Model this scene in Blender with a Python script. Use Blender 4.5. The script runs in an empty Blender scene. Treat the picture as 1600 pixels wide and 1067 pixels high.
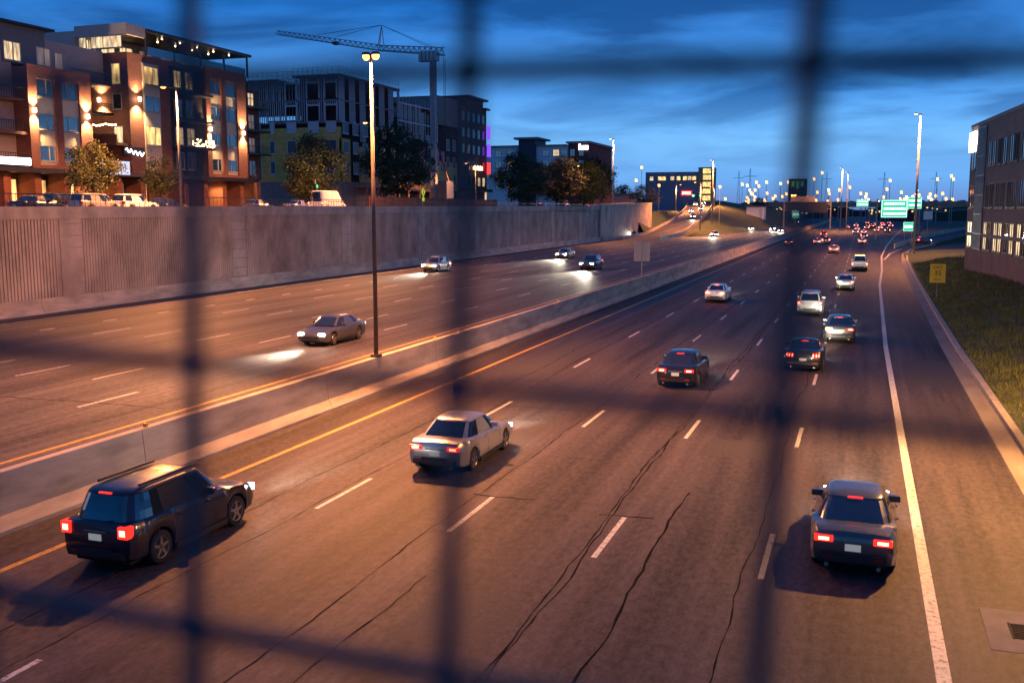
import bpy, bmesh, math, random
from mathutils import Vector, Matrix
R = math.radians
rnd = random.Random(7)
S = bpy.context.scene
COL = S.collection

# ------------------------------------------------------------------ camera
EYE = 7.7
cam = bpy.data.cameras.new('camera')
cam.lens = 35.0; cam.sensor_width = 36.0
cam.clip_start = 0.02; cam.clip_end = 6000
cam.dof.use_dof = True; cam.dof.focus_distance = 75.0; cam.dof.aperture_fstop = 5.6
cam.dof.aperture_blades = 9
co = bpy.data.objects.new('camera', cam); COL.objects.link(co)
co.location = (0, 0, EYE)
co.rotation_euler = (R(90 - 7.52), 0, R(19.2))
S.camera = co

# ------------------------------------------------------------------ dusk sky
W = bpy.data.worlds.new('World'); S.world = W; W.use_nodes = True
def build_world():
    nt = W.node_tree; N = nt.nodes; Lk = nt.links
    N.clear()
    out = N.new('ShaderNodeOutputWorld'); bg = N.new('ShaderNodeBackground')
    sky = N.new('ShaderNodeTexSky'); sky.sky_type = 'NISHITA'; sky.sun_disc = False
    sky.sun_elevation = R(1.0); sky.sun_rotation = R(75); sky.altitude = 1600
    sky.air_density = 1.0; sky.dust_density = 0.3; sky.ozone_density = 6.0
    tc = N.new('ShaderNodeTexCoord'); sep = N.new('ShaderNodeSeparateXYZ')
    Lk.new(tc.outputs['Generated'], sep.inputs[0])
    def M(op, a, b=None, c=None):
        n = N.new('ShaderNodeMath'); n.operation = op
        for i, v in enumerate((a, b, c)):
            if v is None: continue
            if isinstance(v, (int, float)): n.inputs[i].default_value = v
            else: Lk.new(v, n.inputs[i])
        return n.outputs[0]
    # twilight grading of the sky by height: pale over the horizon, deep blue above
    elev = M('MAXIMUM', sep.outputs[2], 0.0)
    ramp = N.new('ShaderNodeValToRGB'); Lk.new(elev, ramp.inputs[0])
    e = ramp.color_ramp.elements
    e[0].position = 0.0; e[0].color = (0.085, 0.14, 0.34, 1)
    e[1].position = 1.0; e[1].color = (0.006, 0.045, 0.18, 1)
    for p, c in ((0.03, (0.10, 0.27, 0.58, 1)), (0.065, (0.125, 0.335, 0.64, 1)), (0.115, (0.042, 0.20, 0.53, 1)), (0.19, (0.010, 0.105, 0.37, 1)), (0.35, (0.006, 0.08, 0.28, 1))):
        k = e.new(p); k.color = c
    # cloud layer: the view direction met with a flat layer high above
    zc = M('ADD', M('MAXIMUM', sep.outputs[2], 0.0), 0.14)
    cv = N.new('ShaderNodeCombineXYZ')
    Lk.new(M('DIVIDE', sep.outputs[0], zc), cv.inputs[0]); Lk.new(M('DIVIDE', sep.outputs[1], zc), cv.inputs[1])
    mp = N.new('ShaderNodeMapping'); Lk.new(cv.outputs[0], mp.inputs[0])
    mp.inputs['Rotation'].default_value = (0, 0, R(-25)); mp.inputs['Scale'].default_value = (0.9, 1.0, 1.0)
    mp.inputs['Location'].default_value = (3.1, 1.7, 0)
    n1 = N.new('ShaderNodeTexNoise'); n1.inputs['Scale'].default_value = 1.25; n1.inputs['Detail'].default_value = 7
    n1.inputs['Roughness'].default_value = 0.52; n1.inputs['Distortion'].default_value = 0.6
    Lk.new(mp.outputs[0], n1.inputs['Vector'])
    cr = N.new('ShaderNodeValToRGB'); Lk.new(n1.outputs[0], cr.inputs[0])
    cr.color_ramp.elements[0].position = 0.43; cr.color_ramp.elements[0].color = (0, 0, 0, 1)
    cr.color_ramp.elements[1].position = 0.60; cr.color_ramp.elements[1].color = (1, 1, 1, 1)
    n2 = N.new('ShaderNodeTexNoise'); n2.inputs['Scale'].default_value = 0.42; n2.inputs['Detail'].default_value = 6
    Lk.new(mp.outputs[0], n2.inputs['Vector'])
    lr = N.new('ShaderNodeValToRGB'); Lk.new(n2.outputs[0], lr.inputs[0])
    lr.color_ramp.elements[0].position = 0.45; lr.color_ramp.elements[1].position = 0.75
    def mix(f, a, b, t='MIX'):
        n = N.new('ShaderNodeMix'); n.data_type = 'RGBA'; n.blend_type = t
        if isinstance(f, (int, float)): n.inputs[0].default_value = f
        else: Lk.new(f, n.inputs[0])
        for i, v in ((6, a), (7, b)):
            if isinstance(v, tuple): n.inputs[i].default_value = v
            else: Lk.new(v, n.inputs[i])
        return n.outputs[2]
    # the physical sky gives the change of brightness round the compass
    sc = N.new('ShaderNodeMix'); sc.data_type = 'RGBA'; sc.blend_type = 'MIX'; sc.inputs[0].default_value = 0.03
    Lk.new(ramp.outputs[0], sc.inputs[6]); Lk.new(sky.outputs[0], sc.inputs[7])
    thin = M('MULTIPLY', lr.outputs[0], 0.22)
    c1 = mix(thin, sc.outputs[2], (0.17, 0.33, 0.55, 1))
    dark = mix(0.80, c1, (0.006, 0.045, 0.165, 1))
    hi = M('MINIMUM', M('MULTIPLY', M('MAXIMUM', M('SUBTRACT', sep.outputs[2], 0.02), 0.0), 9.0), 1.0)
    c2 = mix(M('MULTIPLY', cr.outputs[0], hi), c1, dark)
    Lk.new(c2, bg.inputs[0]); bg.inputs[1].default_value = SKY
    Lk.new(bg.outputs[0], out.inputs[0])
SKY = 1.12
build_world()

sun = bpy.data.lights.new('afterglow_sun', 'SUN'); sun.energy = 0.05; sun.angle = R(20); sun.color = (1.0, 0.86, 0.8)
so = bpy.data.objects.new('afterglow_sun', sun); COL.objects.link(so)
so.rotation_euler = (R(86), 0, R(-75))

S.view_settings.view_transform = 'Standard'; S.view_settings.look = 'None'
S.view_settings.exposure = 0.55; S.view_settings.gamma = 1.0
S.cycles.use_denoising = True
try: S.cycles.denoiser = 'OPENIMAGEDENOISE'
except Exception: pass
S.cycles.sample_clamp_indirect = 2.5
S.cycles.max_bounces = 5; S.cycles.diffuse_bounces = 2; S.cycles.glossy_bounces = 3
S.cycles.caustics_reflective = False; S.cycles.caustics_refractive = False
S.cycles.use_light_tree = True

# ------------------------------------------------------------------ materials
MATS = {}
def pbr(name, col, rough=0.7, metal=0.0, vary=0.25, scale=3.0, bump=0.0, coat=0.0, stretch=None, spec=0.5):
    """Principled surface whose colour wanders with noise (dirt, wear)."""
    if name in MATS: return MATS[name]
    m = bpy.data.materials.new(name); m.use_nodes = True; MATS[name] = m
    nt = m.node_tree; N = nt.nodes; b = N['Principled BSDF']
    b.inputs['Roughness'].default_value = rough; b.inputs['Metallic'].default_value = metal
    b.inputs['Coat Weight'].default_value = coat; b.inputs['Specular IOR Level'].default_value = spec
    tc = N.new('ShaderNodeTexCoord'); no = N.new('ShaderNodeTexNoise')
    no.inputs['Scale'].default_value = scale; no.inputs['Detail'].default_value = 6; no.inputs['Roughness'].default_value = 0.6
    src = tc.outputs['Object']
    if stretch:
        mp = N.new('ShaderNodeMapping'); mp.inputs['Scale'].default_value = stretch
        nt.links.new(src, mp.inputs[0]); src = mp.outputs[0]
    nt.links.new(src, no.inputs['Vector'])
    r = N.new('ShaderNodeValToRGB'); nt.links.new(no.outputs[0], r.inputs[0])
    r.color_ramp.elements[0].position = 0.3; r.color_ramp.elements[1].position = 0.7
    r.color_ramp.elements[0].color = tuple(c * (1 - vary) for c in col) + (1,)
    r.color_ramp.elements[1].color = tuple(min(1, c * (1 + vary)) for c in col) + (1,)
    nt.links.new(r.outputs[0], b.inputs['Base Color'])
    if bump:
        bp = N.new('ShaderNodeBump'); bp.inputs['Strength'].default_value = bump; bp.inputs['Distance'].default_value = 0.03
        nt.links.new(no.outputs[0], bp.inputs['Height']); nt.links.new(bp.outputs[0], b.inputs['Normal'])
    return m
def glow(name, col, strength, vary=0.0, scale=2.0):
    if name in MATS: return MATS[name]
    m = bpy.data.materials.new(name); m.use_nodes = True; MATS[name] = m
    nt = m.node_tree; b = nt.nodes['Principled BSDF']
    b.inputs['Base Color'].default_value = tuple(min(.8, c * .5) for c in col) + (1,)
    b.inputs['Roughness'].default_value = 0.3
    b.inputs['Emission Strength'].default_value = strength
    b.inputs['Emission Color'].default_value = tuple(col) + (1,)
    if vary:
        tc = nt.nodes.new('ShaderNodeTexCoord'); no = nt.nodes.new('ShaderNodeTexNoise')
        no.inputs['Scale'].default_value = scale; no.inputs['Detail'].default_value = 3
        r = nt.nodes.new('ShaderNodeValToRGB')
        r.color_ramp.elements[0].position = .35; r.color_ramp.elements[1].position = .65
        r.color_ramp.elements[0].color = tuple(c * (1 - vary) for c in col) + (1,)
        r.color_ramp.elements[1].color = tuple(col) + (1,)
        mp = nt.nodes.new('ShaderNodeMapping'); mp.inputs['Scale'].default_value = (1.6, 1.6, .35)
        nt.links.new(tc.outputs['Object'], mp.inputs[0]); nt.links.new(mp.outputs[0], no.inputs['Vector']); nt.links.new(no.outputs[0], r.inputs[0])
        nt.links.new(r.outputs[0], b.inputs['Emission Color'])
    return m
def nosample(m):
    try: m.cycles.emission_sampling = 'NONE'
    except Exception: pass
    return m
def brick_mat(name, c1, c2, mortar, bw=.42, bh=.15, ms=.012):
    m = bpy.data.materials.new(name); m.use_nodes = True; MATS[name] = m
    nt = m.node_tree; b = nt.nodes['Principled BSDF']; b.inputs['Roughness'].default_value = .85
    tc = nt.nodes.new('ShaderNodeTexCoord'); sp = nt.nodes.new('ShaderNodeSeparateXYZ'); cb = nt.nodes.new('ShaderNodeCombineXYZ')
    ad = nt.nodes.new('ShaderNodeMath'); ad.operation = 'ADD'
    nt.links.new(tc.outputs['Object'], sp.inputs[0]); nt.links.new(sp.outputs[0], ad.inputs[0]); nt.links.new(sp.outputs[1], ad.inputs[1])
    nt.links.new(ad.outputs[0], cb.inputs[0]); nt.links.new(sp.outputs[2], cb.inputs[1])
    br = nt.nodes.new('ShaderNodeTexBrick'); br.inputs['Scale'].default_value = 1.0
    br.inputs['Brick Width'].default_value = bw; br.inputs['Row Height'].default_value = bh; br.inputs['Mortar Size'].default_value = ms
    br.inputs['Color1'].default_value = c1 + (1,); br.inputs['Color2'].default_value = c2 + (1,); br.inputs['Mortar'].default_value = mortar + (1,)
    nt.links.new(cb.outputs[0], br.inputs['Vector'])
    no = nt.nodes.new('ShaderNodeTexNoise'); no.inputs['Scale'].default_value = .6; nt.links.new(tc.outputs['Object'], no.inputs['Vector'])
    mx = nt.nodes.new('ShaderNodeMix'); mx.data_type = 'RGBA'; mx.blend_type = 'MULTIPLY'; mx.inputs[0].default_value = .5
    nt.links.new(br.outputs[0], mx.inputs[6]); nt.links.new(no.outputs['Fac'], mx.inputs[7]); nt.links.new(mx.outputs[2], b.inputs['Base Color'])
    return m
def asphalt_mat(name, base, x0, period):
    """Worn asphalt: aggregate speckle, big patches, and polished/oily bands running down each lane."""
    m = bpy.data.materials.new(name); m.use_nodes = True; MATS[name] = m
    nt = m.node_tree; N = nt.nodes; Lk = nt.links; b = N['Principled BSDF']
    tc = N.new('ShaderNodeTexCoord'); sp = N.new('ShaderNodeSeparateXYZ'); Lk.new(tc.outputs['Object'], sp.inputs[0])
    def M(op, a, c=None):
        n = N.new('ShaderNodeMath'); n.operation = op
        for i, v in enumerate((a, c)):
            if v is None: continue
            if isinstance(v, (int, float)): n.inputs[i].default_value = v
            else: Lk.new(v, n.inputs[i])
        return n.outputs[0]
    def noise(scale, det, stretch=(1, 1, 1), rough=.6):
        mp = N.new('ShaderNodeMapping'); mp.inputs['Scale'].default_value = stretch; Lk.new(tc.outputs['Object'], mp.inputs[0])
        n = N.new('ShaderNodeTexNoise'); n.inputs['Scale'].default_value = scale; n.inputs['Detail'].default_value = det; n.inputs['Roughness'].default_value = rough
        Lk.new(mp.outputs[0], n.inputs['Vector']); return n.outputs[0]
    fine = noise(16, 6, (1, .7, 1), .8); mid = noise(2.2, 5); mott = noise(6.5, 4, (1, .5, 1), .7); big = noise(.5, 6, (1, .12, 1)); streak = noise(1.6, 5, (1, .035, 1))
    ph = M('MULTIPLY', M('SUBTRACT', sp.outputs[0], x0), 2 * math.pi / period)
    band = M('COSINE', M('ADD', ph, M('MULTIPLY', M('SUBTRACT', mid, .5), .9)))   # +1 on lane lines, -1 mid lane
    v = M('ADD', M('ADD', M('MULTIPLY', M('SUBTRACT', fine, .5), 2.8), M('MULTIPLY', M('SUBTRACT', big, .5), 1.3)), M('MULTIPLY', M('SUBTRACT', streak, .5), 2.4))
    v = M('ADD', v, M('MULTIPLY', M('SUBTRACT', mott, .5), 2.6))
    v = M('ADD', M('ADD', v, M('MULTIPLY', band, .20)), 1.0)
    v = M('MAXIMUM', v, .25)
    cx = N.new('ShaderNodeCombineXYZ')
    for i in range(3): Lk.new(M('MULTIPLY', v, base[i]), cx.inputs[i])
    Lk.new(cx.outputs[0], b.inputs['Base Color'])
    Lk.new(M('ADD', .48, M('MULTIPLY', fine, .4)), b.inputs['Roughness'])
    b.inputs['Specular IOR Level'].default_value = .28
    bp = N.new('ShaderNodeBump'); bp.inputs['Strength'].default_value = .35; bp.inputs['Distance'].default_value = .01
    Lk.new(fine, bp.inputs['Height']); Lk.new(bp.outputs[0], b.inputs['Normal'])
    return m
def worn_paint(name, col, hole=(.09, .085, .085)):
    m = bpy.data.materials.new(name); m.use_nodes = True; MATS[name] = m
    nt = m.node_tree; N = nt.nodes; b = N['Principled BSDF']; b.inputs['Roughness'].default_value = .6
    tc = N.new('ShaderNodeTexCoord'); no = N.new('ShaderNodeTexNoise'); no.inputs['Scale'].default_value = 7; no.inputs['Detail'].default_value = 8; no.inputs['Roughness'].default_value = .75
    nt.links.new(tc.outputs['Object'], no.inputs['Vector'])
    r = N.new('ShaderNodeValToRGB'); r.color_ramp.elements[0].position = .36; r.color_ramp.elements[1].position = .5
    r.color_ramp.elements[0].color = hole + (1,); r.color_ramp.elements[1].color = col + (1,)
    nt.links.new(no.outputs[0], r.inputs[0]); nt.links.new(r.outputs[0], b.inputs['Base Color'])
    return m

ASPH_R = asphalt_mat('asphalt_right', (.057, .046, .050), -1.68, 3.72)
ASPH_L = asphalt_mat('asphalt_left', (.075, .064, .067), -22.6, 3.74)
PAINT_W = worn_paint('white_road_paint', (.62, .60, .57))
PAINT_Y = worn_paint('yellow_road_paint', (.60, .36, .05))
CRACK = pbr('crack_sealant', (.020, .017, .018), 1.0, vary=.3, scale=8, spec=.0)
CONC = pbr('barrier_concrete', (.46, .39, .32), .85, vary=.35, scale=1.1, bump=.25, stretch=(1, .35, 1.6))
WALLC = pbr('wall_concrete', (.42, .35, .30), .88, vary=.38, scale=.8, bump=.2, stretch=(1, .5, .35))
WALLD = pbr('wall_groove', (.34, .285, .245), .9, vary=.38, scale=1.0, stretch=(1, .5, .3))
KERB = pbr('kerb_concrete', (.36, .32, .28), .85, vary=.25, scale=2.0)
SOIL = pbr('soil', (.05, .045, .032), .95, vary=.4, scale=.7)
TURF = pbr('turf', (.055, .072, .025), .95, vary=.5, scale=.9, bump=.5)
BRICK = brick_mat('red_brick', (.36, .115, .07), (.27, .085, .055), (.26, .18, .14))
BRICK2 = brick_mat('brown_brick', (.24, .10, .07), (.17, .075, .055), (.18, .13, .11))
BEIGE = pbr('beige_panel', (.58, .50, .34), .75, vary=.08, scale=2)
TAUPE = pbr('taupe_stucco', (.40, .34, .31), .85, vary=.10, scale=1.5)
SLATE = pbr('slate_cladding', (.14, .145, .15), .6, vary=.15, scale=2)
DARKM = pbr('dark_metal', (.028, .028, .032), .45, metal=.3, vary=.2, scale=4)
STEEL = pbr('galvanised_steel', (.36, .36, .37), .42, metal=.75, vary=.2, scale=5)
STUD = pbr('steel_studs', (.48, .47, .50), .5, metal=.35, vary=.25, scale=3)
FRAME = pbr('window_frame', (.34, .32, .29), .5, vary=.08, scale=3)
GLASS = pbr('dark_glass', (.02, .026, .034), .06, vary=.2, scale=1.0, spec=.9)
SLAB = pbr('floor_slab', (.20, .19, .19), .8, vary=.2, scale=1.2)
SHEATH = brick_mat('yellow_sheathing', (.80, .56, .15), (.74, .52, .14), (.46, .34, .10), 1.2, .93, .035)
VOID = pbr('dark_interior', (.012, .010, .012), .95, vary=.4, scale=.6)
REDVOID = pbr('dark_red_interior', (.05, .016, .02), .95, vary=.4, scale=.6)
BRONZE = pbr('bronze_pole', (.10, .075, .065), .5, metal=.4, vary=.2, scale=4)
POLEC = pbr('pole_grey', (.30, .29, .28), .5, metal=.3, vary=.2, scale=3)
BARK = pbr('bark', (.055, .042, .032), .95, vary=.35, scale=6, bump=.4)
LEAF = [pbr('leaf_a', (.030, .058, .016), .6, vary=.45, scale=1.2), pbr('leaf_b', (.013, .034, .012), .65, vary=.45, scale=1.0), pbr('leaf_c', (.038, .048, .014), .6, vary=.45, scale=1.2)]
BLADE = pbr('grass_blade', (.135, .15, .035), .8, vary=.55, scale=.5)
TYRE = pbr('tyre_rubber', (.013, .013, .014), .85, vary=.2, scale=10)
RIM = pbr('wheel_rim', (.32, .32, .34), .35, metal=.8, vary=.1, scale=10)
TRIM = pbr('black_trim', (.014, .014, .015), .5, vary=.2, scale=6)
CARGLASS = pbr('car_glass', (.012, .014, .017), .05, vary=.2, scale=1.5, spec=.9)
GLASS.node_tree.nodes['Principled BSDF'].inputs['IOR'].default_value = 1.95
DULLGLASS = pbr('plastic_covered_glass', (.06, .065, .10), .35, vary=.3, scale=1.0, spec=.4)
CURTAIN = pbr('curtain_glass', (.03, .04, .05), .05, vary=.2, scale=1.0)
CURTAIN.node_tree.nodes['Principled BSDF'].inputs['IOR'].default_value = 3.2
CARGLASS.node_tree.nodes['Principled BSDF'].inputs['IOR'].default_value = 1.8
PLATE = glow('number_plate', (.9, .88, .8), .15)
def paint(name, c, metal=.35): return pbr('paint_' + name, c, .28, metal=metal, vary=.05, scale=1.5, coat=.7)
P_WHITE = paint('white', (.72, .72, .70), 0); P_SILVER = paint('silver', (.48, .49, .50), .6); P_BLACK = paint('black', (.012, .012, .014), .2)
P_GREY = paint('grey', (.10, .105, .11), .5); P_BLUE = paint('blue', (.03, .045, .09), .4); P_RED = paint('red', (.22, .02, .02), .2)
P_SAND = paint('sand', (.42, .36, .29), .4); P_NAVY = paint('navy', (.015, .02, .04), .4)
TAIL = glow('tail_light', (1.0, .02, .012), 1.6)
CORE = glow('lamp_core', (1.0, .13, .06), 14.0)
TAILHOT = glow('brake_light', (1.0, .06, .03), 11.0)
TAILDIM = glow('unlit_tail_light', (.25, .02, .015), .12)
TAILFAR = glow('far_brake_light', (1.0, .14, .07), 14.0)
AMBER = glow('amber_indicator', (1.0, .42, .05), 22.0)
HEAD = glow('headlight', (1.0, .93, .80), 90.0)
HEADFAR = glow('far_headlight', (1.0, .80, .48), 160.0)
HEADOFF = pbr('unlit_headlight', (.5, .5, .52), .12, vary=.1, scale=4)
SODIUM = glow('sodium_lamp', (1.0, .40, .08), 6.0)
SODFAR = nosample(glow('far_sodium_lamp', (1.0, .40, .095), 3.2))
WHITEFAR = nosample(glow('far_white_lamp', (1.0, .62, .30), 3.6))
WARMWIN = nosample(glow('warm_window', (1.0, .62, .20), 1.5, vary=.8, scale=1.6))
WARMWIN2 = nosample(glow('pale_window', (1.0, .70, .36), .95, vary=.8, scale=2.2))
DIMWIN = nosample(glow('dim_window', (.8, .55, .42), .16, vary=.6, scale=1.5))
SHOPWIN = nosample(glow('shop_window', (1.0, .60, .20), 1.5, vary=.8, scale=1.1))
SCONCE = glow('sconce_lamp', (1.0, .74, .40), 30.0)
BULB = nosample(glow('string_bulb', (1.0, .70, .34), 22.0))
SIGNW = glow('white_sign', (.92, .95, 1.0), 4.0)
SIGNBLUE = glow('pale_blue_sign', (.50, .62, .85), .75)
SIGNPUR = glow('violet_sign', (.20, .06, 1.0), 1.3)
SIGNRED = glow('red_sign', (1.0, .03, .025), 2.0)
SIGNORG = glow('orange_sign', (1.0, .62, .34), 5.0)
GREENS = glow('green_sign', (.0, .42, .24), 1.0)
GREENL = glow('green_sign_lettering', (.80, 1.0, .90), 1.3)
GREENSIG = glow('green_signal', (.10, 1.0, .25), 6.0)
YSIGN = pbr('yellow_sign_face', (1.0, .60, .02), .5, vary=.05, scale=2)
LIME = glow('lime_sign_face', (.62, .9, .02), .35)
SIGNBACK = pbr('sign_back', (.30, .29, .29), .5, metal=.4, vary=.12, scale=2)
WIRE = pbr('fence_wire', (.045, .05, .07), .6, metal=.0, vary=.2, scale=40)
WOOD = pbr('hoarding_board', (.22, .10, .06), .8, vary=.45, scale=.5, stretch=(1, 1, .2))
PINKW = pbr('pink_tyvek', (.42, .16, .22), .7, vary=.5, scale=.5)
ORANGE = pbr('orange_guard', (.55, .25, .03), .6, vary=.1)
WHITEWALL = pbr('white_render', (.62, .64, .68), .8, vary=.06, scale=1)
NAVYWALL = pbr('navy_cladding', (.025, .032, .055), .6, vary=.1, scale=1)
MAROON = pbr('maroon_brick', (.11, .03, .03), .85, vary=.2, scale=2)
TANBRICK = brick_mat('tan_brick', (.46, .27, .19), (.38, .23, .165), (.36, .25, .19))
STONE = pbr('stone_band', (.34, .27, .23), .8, vary=.12, scale=1.2)
DECKC = pbr('bridge_concrete', (.30, .22, .16), .85, vary=.2, scale=.4, stretch=(1, 1, .5))

# ------------------------------------------------------------------ mesh helpers
class MB:
    def __init__(s): s.v = []; s.f = []
    def quad(s, a, b, c, d):
        i = len(s.v); s.v += [tuple(a), tuple(b), tuple(c), tuple(d)]; s.f.append((i, i + 1, i + 2, i + 3)); return s
    def hexa(s, p):
        i = len(s.v); s.v += [tuple(q) for q in p]
        s.f += [(i, i + 3, i + 2, i + 1), (i + 4, i + 5, i + 6, i + 7), (i, i + 1, i + 5, i + 4), (i + 1, i + 2, i + 6, i + 5), (i + 2, i + 3, i + 7, i + 6), (i + 3, i, i + 4, i + 7)]
        return s
    def box(s, x0, x1, y0, y1, z0, z1):
        return s.hexa([(x0, y0, z0), (x1, y0, z0), (x1, y1, z0), (x0, y1, z0), (x0, y0, z1), (x1, y0, z1), (x1, y1, z1), (x0, y1, z1)])
    def tube(s, p, q, r0, r1=None, n=8, cap=True):
        p = Vector(p); q = Vector(q); r1 = r0 if r1 is None else r1
        d = (q - p).normalized(); a = d.orthogonal().normalized(); b = d.cross(a); i = len(s.v)
        for k in range(n):
            t = 2 * math.pi * k / n; o = a * math.cos(t) + b * math.sin(t)
            s.v.append(tuple(p + o * r0)); s.v.append(tuple(q + o * r1))
        for k in range(n):
            j = (k + 1) % n; s.f.append((i + 2 * k, i + 2 * j, i + 2 * j + 1, i + 2 * k + 1))
        if cap:
            s.f.append(tuple(i + 2 * k for k in reversed(range(n)))); s.f.append(tuple(i + 2 * k + 1 for k in range(n)))
        return s
    def loft(s, rings, closed=False, cap=True):
        i = len(s.v); n = len(rings[0])
        for r in rings: s.v += [tuple(p) for p in r]
        for a in range(len(rings) - 1):
            for k in range(n if closed else n - 1):
                j = (k + 1) % n
                s.f.append((i + a * n + k, i + a * n + j, i + (a + 1) * n + j, i + (a + 1) * n + k))
        if cap:
            s.f.append(tuple(i + k for k in reversed(range(n)))); s.f.append(tuple(i + (len(rings) - 1) * n + k for k in range(n)))
        return s
    def build(s, name, mat, parent=None, smooth=False, bevel=0, loc=None):
        me = bpy.data.meshes.new(name); me.from_pydata(s.v, [], s.f)
        bm = bmesh.new(); bm.from_mesh(me); bmesh.ops.recalc_face_normals(bm, faces=bm.faces)
        if bevel: bmesh.ops.bevel(bm, geom=list(bm.edges), offset=bevel, segments=2, affect='EDGES', profile=.6, clamp_overlap=True)
        bm.to_mesh(me); bm.free()
        if smooth:
            me.shade_smooth()
        me.materials.append(mat)
        o = bpy.data.objects.new(name, me); COL.objects.link(o)
        if parent is not None: o.parent = parent
        if loc is not None: o.location = loc
        return o
def tag(o, label=None, cat=None, group=None, kind=None):
    if label: o['label'] = label
    if cat: o['category'] = cat
    if group: o['group'] = group
    if kind: o['kind'] = kind
    return o
def thing(name, label, cat, loc=(0, 0, 0), rz=0.0, group=None):
    o = bpy.data.objects.new(name, None); COL.objects.link(o)
    o.empty_display_size = .3
    o.location = loc; o.rotation_euler = (0, 0, rz)
    return tag(o, label, cat, group)
def struct(mb, name, mat, **k): return tag(mb.build(name, mat, **k), kind='structure')
def dup(root, loc, rz, label, group=None, swap=None):
    def cp(o, par):
        c = o.copy(); COL.objects.link(c)
        if par is not None: c.parent = par
        if swap and o.type == 'MESH' and o.material_slots and o.material_slots[0].material in swap:
            c.material_slots[0].link = 'OBJECT'; c.material_slots[0].material = swap[o.material_slots[0].material]
        for ch in o.children: cp(ch, c)
        return c
    r = cp(root, None); r.location = loc; r.rotation_euler = (0, 0, rz); r['label'] = label
    if group: r['group'] = group
    elif 'group' in r: del r['group']
    return r
def spot(parent, loc, rot, power, col, angle, blend=.6, size=.1, name='lamp_light'):
    l = bpy.data.lights.new(name, 'SPOT'); l.energy = power; l.color = col; l.spot_size = R(angle); l.spot_blend = blend; l.shadow_soft_size = size
    o = bpy.data.objects.new(name, l); COL.objects.link(o); o.location = loc; o.rotation_euler = rot
    if parent is not None: o.parent = parent
    return o
SOD = (1.0, .34, .095)
def text_mesh(name, body, size, mat, parent, mtx, depth=.004):
    cu = bpy.data.curves.new(name, 'FONT'); cu.body = body; cu.size = size; cu.align_x = 'CENTER'; cu.align_y = 'CENTER'; cu.extrude = depth
    t = bpy.data.objects.new(name, cu); COL.objects.link(t)
    dg = bpy.context.evaluated_depsgraph_get(); me = bpy.data.meshes.new_from_object(t.evaluated_get(dg))
    bpy.data.objects.remove(t); me.materials.clear(); me.materials.append(mat)
    o = bpy.data.objects.new(name, me); COL.objects.link(o); o.parent = parent; o.matrix_local = mtx
    return o
class Face:
    """A wall plane: u runs along it, z up, n outward."""
    def __init__(s, ox, oy, ux, uy, nx, ny): s.o = (ox, oy); s.u = (ux, uy); s.n = (nx, ny)
    def P(s, u, z, n): return (s.o[0] + s.u[0] * u + s.n[0] * n, s.o[1] + s.u[1] * u + s.n[1] * n, z)
    def box(s, mb, u0, u1, z0, z1, n0, n1):
        return mb.hexa([s.P(u0, z0, n0), s.P(u1, z0, n0), s.P(u1, z0, n1), s.P(u0, z0, n1), s.P(u0, z1, n0), s.P(u1, z1, n0), s.P(u1, z1, n1), s.P(u0, z1, n1)])
    def window(s, par, u0, u1, z0, z1, pane, split=None, frame=None, d=.06, name='window'):
        mb = MB(); w = .09
        s.box(mb, u0, u1, z0, z0 + w, -.02, d); s.box(mb, u0, u1, z1 - w, z1, -.02, d)
        s.box(mb, u0, u0 + w, z0 + w, z1 - w, -.02, d); s.box(mb, u1 - w, u1, z0 + w, z1 - w, -.02, d)
        if split: 
            us = u0 + (u1 - u0) * split; s.box(mb, us - .05, us + .05, z0 + w, z1 - w, -.02, d)
        s.box(mb, u0 - .08, u1 + .08, z0 - .1, z0, -.02, d + .08)
        f = mb.build(name, frame or FRAME, par)
        p = MB(); s.box(p, u0 + w, u1 - w, z0 + w, z1 - w, -.015, d - .045)
        p.build('pane', pane, f); return f

# ================================================================== SETTING
ZL = 0.6                                   # the left carriageway lies higher
def wall_top(y): return 7.72 + .0038 * y
def wall_x(y): return -53.4 - .018 * (y - 50)
ZS = 7.35                                  # street behind the retaining wall
struct(MB().quad((-3000, -400, -.25), (3000, -400, -.25), (3000, 4500, -.25), (-3000, 4500, -.25)), 'ground', SOIL)
# right carriageway: widens and swings right far ahead
redge = [(-60, 5.3), (60, 5.5), (120, 6.2), (160, 6.9), (190, 8.0), (215, 10.5), (243, 16.5), (262, 15), (300, 14), (420, 22), (560, 32), (900, 60), (1500, 150)]
mb = MB()
for (ya, xa), (yb, xb) in zip(redge, redge[1:]): mb.quad((-19.6, ya, 0), (xa, ya, 0), (xb, yb, 0), (-19.6, yb, 0))
struct(mb, 'road', ASPH_R)
ledge = [(-60, wall_x(-60)), (224, wall_x(224)), (250, -58), (420, -56), (900, -52), (1500, -50)]
mb = MB()
for (ya, xa), (yb, xb) in zip(ledge, ledge[1:]): mb.quad((xa, ya, ZL), (-19.4, ya, ZL), (-19.4, yb, ZL), (xb, yb, ZL))
struct(mb, 'oncoming_road', ASPH_L)
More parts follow.
